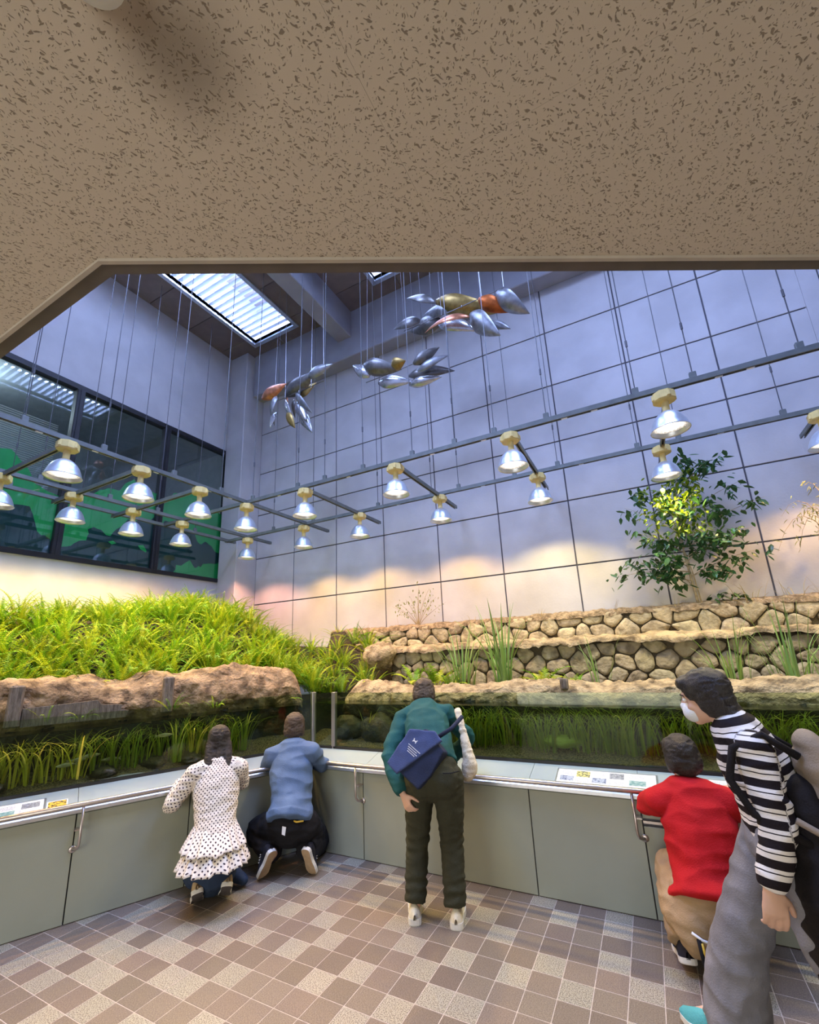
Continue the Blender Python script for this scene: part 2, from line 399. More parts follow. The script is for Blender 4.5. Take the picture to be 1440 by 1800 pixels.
# window: frame, mullions, panes; behind it a store room with a green film
win = MB()
win.box(XW-.10, XW+.012, WY0, WY1, WZ1-.075, WZ1); win.box(XW-.10, XW+.02, WY0, WY1, WZ0-.01, WZ0+.055)
win.box(XW-.10, XW+.012, WY1-.05, WY1, WZ0, WZ1); win.box(XW-.10, XW+.012, WY0, WY0+.05, WZ0, WZ1)
win = struct(win.build('window_1', MT['black']), 'long black framed window with green film')
for ym in (1.4, 2.70, 4.0):
    MB().bbox(XW-.09, XW+.016, ym-.05, ym+.05, WZ0+.05, WZ1-.07, .006).build('mullion', MT['black'], win)
    MB().box(XW+.016, XW+.024, ym-.012, ym+.012, WZ0+.05, WZ1-.07).build('mullion_rib', MT['black'], win)
for y0, y1 in ((.95, 1.35), (1.45, 2.65), (2.75, 3.95), (4.05, 5.2)):
    MB().box(XW-.045, XW-.037, y0, y1, WZ0+.055, WZ1-.075).build('pane', MT['window'], win)
XF = XW - .052
FILM = {
 'g1': [(1.2,4.6),(1.6,4.42),(1.98,4.25),(2.09,4.28),(2.19,4.18),(2.28,4.1),(2.38,3.92),(2.66,3.84),(2.66,3.03),(1.2,3.03)],
 'd1': [(1.2,3.5),(1.7,3.62),(2.08,3.57),(2.24,3.6),(2.37,3.61),(2.42,3.51),(2.46,3.4),(2.49,3.31),(2.54,3.27),(2.57,3.28),(2.64,3.24),(2.66,3.17),(2.66,3.03),(1.2,3.01)],
 'g2': [(2.74,3.82),(2.89,3.89),(3.06,4.0),(3.23,4.14),(3.39,4.15),(3.46,4.29),(3.58,4.4),(3.62,4.36),(3.96,4.28),(3.96,3.03),(2.74,3.03)],
 'd2': [(2.74,3.14),(2.88,3.2),(2.91,3.24),(2.97,3.29),(3.05,3.31),(3.07,3.41),(3.05,3.47),(3.12,3.52),(3.22,3.5),(3.29,3.44),(3.35,3.44),(3.42,3.56),(3.49,3.62),(3.56,3.75),(3.65,3.72),(3.77,3.83),(3.88,3.8),(3.96,3.9),(3.96,3.02),(2.74,3.02)],
 'h2': [(3.33,3.35),(3.39,3.38),(3.44,3.35),(3.38,3.32)],
 'h3': [(3.75,3.38),(3.83,3.4),(3.89,3.32),(3.88,3.29),(3.79,3.33)],
 'g3': [(4.04,4.10),(4.14,4.19),(4.19,4.3),(4.25,4.39),(4.32,4.4),(4.43,4.47),(4.64,4.56),(4.73,4.45),(4.85,4.29),(5.09,4.28),(5.2,4.26),(5.2,3.03),(4.04,3.03)],
 'd3': [(4.04,3.71),(4.13,3.87),(4.23,3.87),(4.41,3.87),(4.54,3.82),(4.68,3.77),(4.73,3.66),(4.82,3.61),(4.9,3.68),(5.03,3.62),(5.11,3.53),(5.2,3.52),(5.2,3.35),(5.15,3.32),(4.99,3.3),(4.89,3.28),(4.84,3.21),(4.8,3.23),(4.78,3.2),(4.73,3.18),(4.67,3.25),(4.63,3.3),(4.55,3.24),(4.48,3.18),(4.39,3.18),(4.39,3.11),(4.35,3.05),(4.04,3.04)]}
for k, pts in FILM.items():
    off = {'g': 0, 'd': .0015, 'h': .003}[k[0]]
    # ragged outline
    P = []
    for a in range(len(pts)):
        p, q = Vector((*pts[a], 0)), Vector((*pts[(a+1) % len(pts)], 0)); n = max(1, int((q - p).length / .05))
        for t in range(n):
            r = p.lerp(q, t / n); j = .014 if (k[0] != 'h' and r.y > 3.08 and abs(r.x - p.x) + abs(r.y - p.y) > 0) else 0
            P.append((r.x + random.uniform(-j, j) * .5, r.y + random.uniform(-j, j)))
    M = Matrix(((0, 0, 1, XF + off), (1, 0, 0, 0), (0, 1, 0, 0), (0, 0, 0, 1)))
    o = MB().prism(P, 0, .001, M).build('window_film', MT['green'] if k[0] in 'gh' else MT['dgreen'], win)
# store room behind the window, with its own small ceiling lamp and slats added for a striped reflection
rm = MB()
rm.box(XW-2.6, XW-2.5, .2, 6, 2.4, 5.8); rm.box(XW-2.5, XW-.21, .1, .2, 2.4, 5.8); rm.box(XW-2.5, XW-.21, 5.5, 5.6, 2.4, 5.8)
rm.box(XW-2.5, XW-.21, .2, 5.5, 2.3, 2.4); rm.box(XW-2.5, XW-.21, .2, 5.5, 5.75, 5.85)
struct(rm.build('wall_back', MT['greywall']), 'grey store room behind the window')
bl = thing('reflection_slats', 'pale slats added as the striped reflection in the pane nearest the left edge', 'blind', loc=(XW-.42, 0, 0))
for k in range(36):
    z = 4.98 - k*.03
    MB().box(-.012, .012, 1.45, 2.66 , z, z+.004, None).build('slat', MT['white'], bl)
tag(MB().lathe([(0, 0), (.10, 0), (.115, .01), (.11, .05), (0, .05)], 24, (XW-1.1, 1.75, 5.69)).build('ceiling_lamp', emit('store_lamp_glow', (.75, 1, .92), 3.0)), 'round glowing ceiling lamp seen through the window at the left edge', 'lamp')
ld = bpy.data.lights.new('store_lamp', 'POINT'); ld.energy = 45; ld.color = (.8, .9, 1); ld.shadow_soft_size = .1
lo_ = bpy.data.objects.new('store_lamp', ld); COL.objects.link(lo_); lo_.location = (XW-1.1, 1.75, 5.55)

# ---- rest of the shell
struct(MB().box(4.0, 4.2, -5.2, YW, -.05, ZT+.3).build('wall_side', MT['wall']))
bk = MB(); bk.box(XW, 4.0, -5.2, -5.0, 2.45, ZC+.4); bk.box(XW, -3.4, -5.2, -5.0, 0, 2.45); bk.box(1.4, 4.0, -5.2, -5.0, 0, 2.45); bk.box(-3.4, 1.4, -5.2, -5.0, 0, .12)
struct(bk.build('wall_front', MT['wall']), 'wall behind the viewer, open for the added window')
ew = MB()  # unseen window added to frame the rear fill light
for x in (-3.4, -2.2, -1.0, .2, 1.34): ew.box(x, x+.06, -5.12, -5.05, .12, 2.45)
ew = struct(ew.build('window_2', MT['black']))
for x in (-3.34, -2.14, -.94, .26): MB().box(x, x+1.14, -5.10, -5.09, .12, 2.45).build('pane', MT['window'], ew)
struct(MB().box(XW, 4.0, -.75, -.6, ZC+.02, ZT+.3).build('wall_upper', MT['wall']), 'wall above the low ceiling')

# ---- atrium roof with boards, roof lights and beams
SKY_L = [(-5.80, -4.79, 2.15, 5.06), (-3.03, -2.0, 2.9, 4.99), (-4.3, -2.1, 0.0, 2.2), (-.3, 2.1, 1.5, 3.7)]
rf = MB().box(XW, 4.0, -.6, YW, ZT+.85, ZT+.95).build('roof_deck', MT['roof']); struct(rf)
ce = bpy.data.objects.new('ceiling_atrium', None); COL.objects.link(ce); struct(ce, 'high dark boarded ceiling with roof lights')
def cut(rects, hole):
    out = []
    hx0, hx1, hy0, hy1 = hole
    for (a, b, c, d) in rects:
        if b <= hx0 or a >= hx1 or d <= hy0 or c >= hy1: out.append((a, b, c, d)); continue
        if a < hx0: out.append((a, hx0, c, d))
        if b > hx1: out.append((hx1, b, c, d))
        x0, x1 = max(a, hx0), min(b, hx1)
        if c < hy0: out.append((x0, x1, c, hy0))
        if d > hy1: out.append((x0, x1, hy1, d))
    return out
ys_ = [-.6, .55, 1.28, 2.0, 2.72, 3.45, 4.17, 4.89, YW]; xs_ = [XW, -5.29, -4.0, -2.7, -1.4, -.1, 1.2, 2.5, 4.0]
for a in range(len(xs_)-1):
    for b in range(len(ys_)-1):
        rects = [(xs_[a]+.006, xs_[a+1]-.006, ys_[b]+.006, ys_[b+1]-.006)]
        for h in SKY_L: rects = cut(rects, h)
        m = MB(); n = 0
        for (x0, x1, y0, y1) in rects:
            if x1-x0 > .015 and y1-y0 > .015: m.box(x0, x1, y0, y1, ZT, ZT+.03); n += 1
        if n: m.build('ceiling_board', MT['roof'], ce)
dk = MB(); rects = [(XW, 4.0, -.6, YW)]
for h in SKY_L: rects = cut(rects, h)
for (x0, x1, y0, y1) in rects: dk.box(x0, x1, y0, y1, ZT+.03, ZT+.10)
dk.build('ceiling_backing', MT['joint'], ce)
for n, (x0, x1, y0, y1) in enumerate(SKY_L):
    sh = MB(); t = .04
    sh.box(x0-t, x0, y0-t, y1+t, ZT, ZT+.85); sh.box(x1, x1+t, y0-t, y1+t, ZT, ZT+.85); sh.box(x0, x1, y0-t, y0, ZT, ZT+.85); sh.box(x0, x1, y1, y1+t, ZT, ZT+.85)
    sk = struct(sh.build('window_%d' % (n+3), MT['white']), 'roof light with white louvres')
    fr = MB(); w = .05
    fr.box(x0-w, x0+.02, y0-w, y1+w, ZT-.03, ZT); fr.box(x1-.02, x1+w, y0-w, y1+w, ZT-.03, ZT); fr.box(x0, x1, y0-w, y0+.02, ZT-.03, ZT); fr.box(x0, x1, y1-.02, y1+w, ZT-.03, ZT)
    fr.build('light_frame', MT['alu'], sk)
    if n < 2:
        for k in range(int((y1-y0-.08)/.115)):
            yc = y1 - .10 - k*.115
            M = Matrix.Translation((0, yc, ZT+.09)) @ Matrix.Rotation(math.radians(24), 4, 'X')
            MB().box(x0+.01, x1-.01, -.048, .048, -.003, .003, M).build('louvre', MT['louvre'], sk)
struct(MB().bbox(-4.03, -3.74, -.6, YW, 7.0, ZT+.02, .012).build('beam_roof', MT['beam']), 'deep painted roof beam')
struct(MB().bbox(-6.093, 4.0, YW-.27, YW, 6.62, ZT+.02, .012).build('beam_wall', MT['beam']), 'painted beam along the top of the panelled wall')

# ---- low ceiling of the hall, cut off towards the atrium
cl = bpy.data.objects.new('ceiling_low', None); COL.objects.link(cl); struct(cl, 'low beige ceiling of fissured acoustic boards')
EX, EY, EM = -1.18, .478, .5775
def clip_poly(P, nrm, d):          # keep n.p <= d
    out = []
    for i in range(len(P)):
        a, b = P[i], P[(i+1) % len(P)]; da = a[0]*nrm[0]+a[1]*nrm[1]-d; db = b[0]*nrm[0]+b[1]*nrm[1]-d
        if da <= 0: out.append(a)
        if da * db < 0:
            t = da/(da-db); out.append((a[0]+(b[0]-a[0])*t, a[1]+(b[1]-a[1])*t))
    return out
g = .0002
for a in range(-7, 7):
    for b in range(-8, 4):
        x0, y0 = EX + .85*a, .73 + .91*b - .0
        P = [(x0+g, y0+g), (x0+.85-g, y0+g), (x0+.85-g, y0+.91-g), (x0+g, y0+.91-g)]
        if x0 >= EX - .01: P = clip_poly(P, (-EM, 1), EY - EM*EX)
        else: P = clip_poly(P, (0, 1), EY)
        P = clip_poly(P, (1, 0), 4.0); P = clip_poly(P, (-1, 0), 6.5); P = clip_poly(P, (0, -1), 5.0)
        if len(P) < 3: continue
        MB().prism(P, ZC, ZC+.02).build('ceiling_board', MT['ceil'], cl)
sl = MB(); sl.prism([(XW, -5), (4, -5), (4, EY+EM*(4-EX)), (EX, EY), (XW, EY)], ZC+.02, ZC+.38)
sl.build('ceiling_slab', MT['wall'], cl)
def strip(o0, o1, z0, z1):
    """a strip along the cut edge between offsets o0 and o1 outward"""
    nx, ny = -EM/math.hypot(EM, 1), 1/math.hypot(EM, 1)
    def line(o):
        k = EY + o; xk = EX + (o - o/ (1/math.hypot(EM,1))) / EM if EM else EX
        # intersection of y = EY+o with the slanted line moved out by o
        c = EY - EM*EX + o*math.hypot(EM, 1); xk = (k - c)/EM
        return [(XW, k), (xk, k), (4.0, c + EM*4.0)]
    A, B = line(o0), line(o1); m = MB()
    for i in range(2):
        m.prism([A[i], A[i+1], B[i+1], B[i]], z0, z1)
    return m
struct(strip(-.004, .007, ZC-.010, ZC+.03).build('trim_1', MT['bead']), 'thin bead along the edge of the low ceiling')
struct(strip(.007, .045, ZC-.004, ZC+.40).build('trim_2', MT['trim']), 'bronze edge band of the low ceiling')
sd = thing('smoke_detector', 'round cream smoke detector on the low ceiling', 'detector', loc=(-.622, .168, ZC))
MB().lathe([(0, -.035), (.03, -.034), (.042, -.026), (.046, -.012), (.055, -.010), (.056, 0)], 28).build('housing', MT['card'], sd, True)
MB().lathe([(0, -.044), (.012, -.043), (.014, -.034)], 16).build('sensor', MT['ink'], sd, True)
for x in (-1.6, 1.6):  # unseen lamp bodies added to go with the hall fill lights
    tl = thing('added_tube_lamp', 'added unseen tube lamp on the low ceiling on the %s side of the hall' % ('window' if x < 0 else 'far'), 'lamp', loc=(x, -1.7, ZC))
    MB().bbox(-.17, .17, -.7, .7, -.03, 0, .01).build('lamp_body', MT['white'], tl)

# ================================================================== CABINETS AND TANKS
ZCAB, ZTRIM, YG, ZG0, ZG1, ZWAT = .657, .682, .27, .762, 1.266, 1.163
JR = [0, .602, 1.30, 2.0, 2.70, 3.40, 4.10, 4.8, 5.5, 6.2]
JL = [0, -.97, -1.68, -2.39, -3.10, -3.81, -4.5]
ordn = ['first', 'second', 'third', 'fourth', 'fifth', 'sixth', 'seventh', 'eighth', 'ninth']
for run, J in (('R', JR), ('L', JL)):
    T = RUNS[run]
    for i in range(len(J)-1):
        x0, x1 = min(J[i], J[i+1]), max(J[i], J[i+1])
        t = thing('base_cabinet', 'pale grey base cabinet, %s from the inner corner under the %s tank' % (ordn[i], 'right hand' if run == 'R' else 'left hand'), 'cabinet', M=T @ Matrix.Translation(((x0+x1)/2, 0, 0)), group='base cabinets below the %s tank' % ('right' if run == 'R' else 'left'))
        w = (x1-x0)/2
        MB().box(-w+.001, w-.001, .02, .5, 0, ZCAB-.012).build('body', MT['joint'], t)
        ex0 = -w+.0035; ex1 = w-.0035
        if i == 0:
            if run == 'R': ex0 += .004
            else: ex1 -= .004
        if run == 'R' and i == 4:
            MB().bbox(ex0, ex1, 0, .02, .004, .50, .002).build('door', MT['laminate'], t)
            MB().bbox(ex0, ex1, 0, .02, .545, ZCAB-.014, .002).build('door', MT['laminate'], t)
            MB().box(ex0, ex1, .004, .02, .515, .53).build('grille_bar', MT['steel'], t)
        else:
            MB().bbox(ex0, ex1, 0, .02, .004, ZCAB-.014, .002).build('door', MT['laminate'], t)
    xa, xb = (0, J[-1]) if run == 'R' else (J[-1], 0)
    # worktop: sloping panels with an aluminium nosing
    wt = thing('worktop', 'sloping white worktop in front of the %s tank' % ('right hand' if run == 'R' else 'left hand'), 'worktop', M=T)
    mit = math.tan(math.radians((180 - 115) / 2))      # mitre at the inner corner
    for i in range(len(J)-1):
        x0, x1 = min(J[i], J[i+1]), max(J[i], J[i+1])
        sgn = 1 if run == 'R' else -1
        def px(x, y):
            return x - sgn*mit*y if abs(x) < 1e-6 else x
        g2 = .0015
        a = [(px(x0, -.012)+g2, -.012), (px(x1, -.012)-g2, -.012), (px(x1, YG+.0)-g2, YG), (px(x0, YG)+g2, YG)]
        za, zb = ZTRIM, ZG0-.004
        vs = [(x, y, za + (zb-za)*(y+.012)/(YG+.012)) for x, y in a] + [(x, y, za-.014 + (zb-za)*(y+.012)/(YG+.012)) for x, y in a]
        MB().add(vs, [(0,1,2,3),(7,6,5,4),(0,4,5,1),(1,5,6,2),(2,6,7,3),(3,7,4,0)]).build('worktop_panel', MT['top'], wt)
    ns = MB(); sgn = 1 if run == 'R' else -1
    prof = [(.01, ZCAB-.008), (-.014, ZCAB-.008), (-.024, ZCAB-.002), (-.024, ZTRIM-.006), (-.018, ZTRIM+.001), (.0, ZTRIM+.002)]
    vs = []
    for y, z in prof:
        e0 = (0 - sgn*mit*y); vs += [((e0 if run == 'R' else xa), y, z), ((xb if run == 'R' else e0), y, z)]
    ns.add(vs, [(2*k, 2*k+1, 2*k+3, 2*k+2) for k in range(len(prof)-1)])
    ns.build('nosing', MT['alu'], wt)
    # black seal strip and glass
    g0, g1 = (.082, 6.2) if run == 'R' else (-4.5, .175)
    tk = thing('glass_tank', 'clear glass front of the %s tank above the worktop' % ('right hand' if run == 'R' else 'left hand'), 'tank', M=T)
    MB().box(g0, g1, YG-.006, YG+.022, ZG0-.012, ZG0+.016).build('seal_strip', MT['blackseal'], tk)
    pj = [g0, 2.0, 4.1, g1] if run == 'R' else [g0, -2.39, g1]
    for a, b in zip(pj[:-1], pj[1:]):
        MB().box(a+.0008, b-.0008, YG, YG+.012, ZG0, ZG1).build('glass_pane', MT['glass'], tk)
struct(MB().prism([w2c for w2c in [(-.012,.004),(.004,-.004),(.02,.02),(-.03,.03)]], 0, ZCAB-.008).build('trim_3', MT['joint'], None, M=TR), 'dark joint in the inner corner of the cabinets')
cp = thing('tank_corner_frame', 'two steel posts with a narrow glass pane at the corner between the tanks', 'frame', M=TR)
for x, rz in ((-.17, 65), (.08, 0)):
    M = Matrix.Translation((x, YG+.006, 0)) @ Matrix.Rotation(math.radians(rz), 4, 'Z')
    pm = MB().bbox(-.021, .021, -.012, .03, ZG0-.01, ZG1+.004, .003); pm.v = [tuple(M @ Vector(p)) for p in pm.v]
    pm.build('post', MT['post'], cp)
MB().box(-.15, .06, YG, YG+.01, ZG0, ZG1).build('glass_pane', MT['glass'], cp)
MB().box(-.16, .07, YG-.008, YG+.02, ZG0-.014, ZG0+.016).build('seal_strip', MT['blackseal'], cp)

# handrail with bent brackets
hr = thing('handrail', 'round steel handrail running round both tanks on bent brackets', 'rail', M=TR)
R2L = TR.inverted() @ TL
ry, rz_ = -.06, .712
path = [Vector((6.2, ry, rz_)), Vector((.30, ry, rz_)), Vector((.10, ry, rz_))]
cl_ = [R2L @ Vector((x, ry, rz_)) for x in (-.10, -.30, -4.5)]
b1, b2 = path[-1], cl_[0]
pts = [path[0], path[1], b1]
# rounded turn: quadratic curve through the meeting point of the two straight runs
d1 = Vector((-1, 0, 0)); d2 = (cl_[1] - cl_[0]).normalized()
A, B = b1, b2
den = d1.x*(-d2.y) - d1.y*(-d2.x)
tt = ((B.x-A.x)*(-d2.y) - (B.y-A.y)*(-d2.x)) / den
X = A + d1*tt
for k in range(1, 8):
    t = k/8; pts.append(A*(1-t)**2 + X*2*t*(1-t) + B*t*t)
pts += [b2, cl_[1], cl_[2]]
MB().tube(pts, .0165, 14).build('rail', MT['steel'], hr, True)
for run, xs2 in (('R', (.602, 2.70, 4.8)), ('L', (-1.68, -3.81))):
    for x in xs2:
        F = Matrix.Identity(4) if run == 'R' else R2L
        dx = -.035 if run == 'R' else .03
        p = [(x+dx, ry, rz_-.01), (x+dx, ry, .50), (x+dx*.95, ry+.004, .465), (x+dx*.7, ry+.015, .444), (x+dx*.35, ry+.035, .436), (x, -.012, .434)]
        br = MB().tube([F @ Vector(q) for q in p], .0085, 10).build('bracket', MT['steel'], hr, True)
        rs = MB().lathe([(0, .008), (.018, .008), (.022, .004), (.023, 0), (0, 0)], 20)
        Mr = F @ Matrix.Translation((x, -.001, .434)) @ Matrix.Rotation(PI/2, 4, 'X'); rs.v = [tuple(Mr @ Vector(q)) for q in rs.v]
        rs.build('rosette', MT['steel'], br, True)
        MB().box(min(x, x+dx)-.004, max(x, x+dx)+.004, ry-.004, -.001, .555, .562).build('stay', MT['steel'], br, M=F)

# information cards lying on the sloping worktop
slope = math.atan2(ZG0-.004-ZTRIM, YG+.012)
def onslope(run, x, y, lift=.0015):
    return RUNS[run] @ Matrix.Translation((x, y, ZTRIM + (ZG0-.004-ZTRIM)*(y+.012)/(YG+.012) + lift)) @ Matrix.Rotation(slope, 4, 'X')
def info_card(run, x, y, w, h, cellsdef, label, frame=True, group=None):
    t = thing('information_card', label, 'sign', M=onslope(run, x, y), group=group)
    if frame: MB().bbox(-w/2-.012, w/2+.012, -h/2-.012, h/2+.012, -.001, .002, .001).build('holder', MT['alu'], t)
    MB().box(-w/2, w/2, -h/2, h/2, .0005, .004 if frame else .0015).build('card', MT['card'], t)
    zt = .0042 if frame else .0017
    for (x0, x1, y0, y1, m) in cellsdef:
        if m == 'lines':
            k = 0; yy = y1; mm = MB()
            while yy > y0 + .004:
                xx = x0
                while xx < x1 - .006:
                    l = random.uniform(.004, .009)
                    if random.random() < .8: mm.box(xx, min(xx+l, x1), yy-.0028, yy, zt-.0008, zt)
                    xx += l + .003
                yy -= .0065
            if mm.v: mm.build('print_lines', MT['ink'], t)
        else: MB().box(x0, x1, y0, y1, zt-.0008, zt).build('printed_photo', MT[m], t)
    return t
info_card('R', 2.50, .125, .62, .165, [(-.29,-.20,-.06,.0,'photoblue'),(-.28,-.21,.015,.065,'lines'),(-.185,-.095,-.005,.07,'photoolive'),(-.185,-.095,-.07,-.02,'lines'),(-.08,.01,-.065,-.005,'photoblue'),(-.07,0,.01,.06,'lines'),(.03,.12,0,.07,'photogrey'),(.03,.12,-.07,-.02,'lines'),(.15,.25,-.06,.0,'photogreen'),(.15,.25,.02,.065,'lines')], 'white printed fish information card in a metal holder on the right hand worktop')
info_card('R', 3.35, .125, .5, .165, [(-.22,-.1,-.06,.0,'photogreen'),(-.22,-.1,.02,.065,'lines'),(-.07,.05,0,.07,'photoblue'),(.08,.2,-.06,.0,'photogrey')], 'white printed card on the right hand worktop beside the person in red')
info_card('L', -2.10, .105, .46, .16, [(.115,.21,-.01,.055,'photogrey'),(.11,.2,-.06,-.02,'lines'),(-.02,.085,-.06,-.005,'photogreen'),(0,.085,.005,.055,'lines'),(-.13,-.05,-.04,.03,'photogrey'),(-.2,-.15,-.05,.05,'lines')], 'white printed information card in a metal holder on the left hand worktop')
info_card('L', -1.795, .085, .115, .10, [(-.05,.05,-.038,.042,'photogold')], 'small card with one golden photo on the left hand worktop', False)

# ---- rock rims, gravel beds and water
def rim(run, x0, x1, prof, seed, label, step=.022, amp=.035, zvar=.04, rock='rock'):
    m = MB(); n = int((x1-x0)/step); k = len(prof); vs = []
    # densify profile
    P = []
    for a in range(k-1):
        for t in range(6): P.append(tuple(prof[a][q] + (prof[a+1][q]-prof[a][q])*t/6 for q in (0, 1)))
    P.append(prof[-1]); k = len(P)
    for i in range(n+1):
        x = x0 + (x1-x0)*i/n; endt = min(1, min(i, n-i)*step/.12)
        for (y, z) in P:
            q = Vector((x*1.0+seed, y*1.3, z*1.3))
            a = noise.fractal(q*3.2, .8, 2.0, 4)*amp + noise.noise(q*1.3)*zvar
            b = noise.fractal(q*3.2+Vector((9, 3, 1)), .8, 2.0, 4)*amp
            b2 = noise.fractal(q*14+Vector((5, 3, 1)), .8, 2.0, 4)*.017
            up = smoothstep(.9, 1.3, z)
            zz = z + (a + b2)*up*endt
            zz = .75 + (zz-.75)*(.75+.25*math.sqrt(endt))
            vs.append((x, y + b*.7 + b2, zz))
    fs = [(i*k+j, i*k+j+1, (i+1)*k+j+1, (i+1)*k+j) for i in range(n) for j in range(k-1)]
    fs += [tuple(j for j in range(k)), tuple(n*k + k-1-j for j in range(k))]
    fs = [f[::-1] for f in fs]
    m.add(vs, fs); me = m.mesh('rock_rim', [MT[rock], MT['rockwet']], True)
    mi = []
    for f in m.f:
        z = sum(m.v[i][2] for i in f)/len(f); xx = m.v[f[0]][0]
        mi.append(1 if z < 1.15 + .05*noise.noise(Vector((xx*6, z*6, 0))) else 0)
    me.polygons.foreach_set('material_index', mi)
    o = obj('rock_rim', me); o.matrix_world = RUNS[run]
    return tag(o, label, 'rock')
rimR = rim('R', -.02, 6.3, [(.56,.74),(.56,.95),(.55,1.12),(.56,1.21),(.60,1.275),(.70,1.315),(.82,1.30),(.92,1.25),(1.0,1.1)], 3.1, 'long rough beige rock rim along the back of the right hand tank')
rimL = rim('L', -4.5, .15, [(.58,.74),(.56,1.0),(.55,1.14),(.50,1.24),(.50,1.33),(.53,1.42),(.60,1.49),(.70,1.52),(.82,1.48),(.95,1.36),(1.0,1.2)], 8.4, 'thick log-like beige rock rim along the back of the left hand tank', amp=.05, zvar=.07, rock='rocklog')
def sheet(name, poly, z, m, th=.004):
    return MB().prism(poly, z-th, z).build(name, m)
def w2(run, x, y):
    p = RUNS[run] @ Vector((x, y, 0)); return (p.x, p.y)
wat = sheet('tank_water', [w2('L', -4.5, YG+.013), w2('L', .16, YG+.013), w2('R', -.15, YG+.013), w2('R', 6.2, YG+.013), w2('R', 6.2, .75), w2('R', .0, .75), w2('R', -.45, 1.0), w2('L', -.1, .75), w2('L', -4.5, .75)], ZWAT, MT['water'])
tag(wat, 'still greenish water surface filling both planted tanks', 'water', kind='stuff')
def bed(run, x0, x1, seed):
    n = int((x1-x0)/.04); ny = 11; vs = []
    for i in range(n+1):
        for j in range(ny):
            x = x0+(x1-x0)*i/n; y = YG+.014 + j*.032
            vs.append((x, y, ZG0+.018 + .09*smoothstep(.28, .6, y) + .014*noise.noise(Vector((x*5+seed, y*5, 0))) + .006*noise.noise(Vector((x*30+seed, y*30, 0)))))
    return MB().add(vs, [(i*ny+j, (i+1)*ny+j, (i+1)*ny+j+1, i*ny+j+1) for i in range(n) for j in range(ny-1)])
for run, a, b in (('R', -.3, 6.2), ('L', -4.5, .3)):
    o = bed(run, a, b, 2 if run == 'R' else 7).build('gravel_bed', MT['gravel'], None, True); o.matrix_world = RUNS[run]
    tag(o, 'sloping brown gravel on the bottom of the %s tank' % ('right hand' if run == 'R' else 'left hand'), 'gravel', kind='stuff')
# dark back of the corner water
o = MB()
pc = [Vector((*w2('L', -.15, .60), 0)), Vector((*w2('L', .22, .72), 0)), Vector((*w2('R', -.35, .80), 0)), Vector((*w2('R', -.05, .72), 0)), Vector((*w2('R', .15, .60), 0))]
vs = []; nn = 40; nz = 14
for i in range(nn+1):
    t = i/nn*(len(pc)-1); a = min(int(t), len(pc)-2); p = pc[a].lerp(pc[a+1], t-a)
    for j in range(nz):
        z = .74 + .48*j/(nz-1); q = Vector((p.x*6, p.y*6, z*6)); d = noise.fractal(q, .8, 2, 4)*.035
        vs.append((p.x + d, p.y + .04*j/(nz-1) + d, z))
o.add(vs, [(i*nz+j, (i+1)*nz+j, (i+1)*nz+j+1, i*nz+j+1) for i in range(nn) for j in range(nz-1)])
tag(o.build('corner_rock', MT['rockwet'], None, True), 'dark wet rock face in the corner between the two tanks', 'rock')

# ---- planting soil
def soil_h(x, y):
    pL = TLi @ Vector((x, y, 0)); dL, dR = pL.y, y - K.y
    n = .05*noise.noise(Vector((x*1.7, y*1.7, 2))) + .02*noise.noise(Vector((x*6, y*6, 1)))
    # dividing line between the fern slope and the terraces
    s = (x - (-2.85)) * 1.55 + (y - 4.1) * 1.15
    wR = smoothstep(-.25, .15, s)
    xl = pL.x
    low = smoothstep(-.05, .7, xl)
    hL = 1.40*(1-low) + 1.16*low + (.72 - .10*low) * smoothstep(.8, 2.35, dL) + .28*math.exp(-((x+6.2)**2/.8 + (y-4.2)**2/.9))
    if dR > dL and xl > .1: hL = 1.12 + .85*smoothstep(.55, 1.95, dR)
    if dR < 1.42: hR = 1.25
    elif dR < 2.04: hR = 1.655
    else: hR = 1.955
    return hL*(1-wR) + hR*wR + n*(1 - .5*wR)
st_ = .07; x0, x1, y0, y1 = XW+.03, 3.4, -.2, YW
nx, ny = int((x1-x0)/st_), int((y1-y0)/st_); idx = {}; vs = []; fs = []
def keep(x, y):
    pL = TLi @ Vector((x, y, 0)); return max(pL.y, y - K.y) > .70
for i in range(nx+1):
    for j in range(ny+1):
        x, y = x0+st_*i, y0+st_*j
        if keep(x, y) and not (x < -6.02 and y > 5.05): idx[(i, j)] = len(vs); vs.append((x, min(y, YW-.006), soil_h(x, y)))
for i in range(nx):
    for j in range(ny):
        q = [(i, j), (i+1, j), (i+1, j+1), (i, j+1)]
        if all(k in idx for k in q): fs.append(tuple(idx[k] for k in q))
so = MB().add(vs, fs); me = so.mesh('planting_soil', [MT['soil'], MT['drysoil']], True)
mi = []
for f in so.f:
    c = [sum(so.v[i][k] for i in f)/4 for k in range(3)]
    mi.append(1 if (c[1] > 5.3 and c[0] > -4.3) or (c[1] > 4.66 and c[0] > -2.7) else 0)
me.polygons.foreach_set('material_index', mi)
tag(obj('planting_soil', me), 'dark planting soil of the beds behind both tanks', 'soil', kind='stuff')

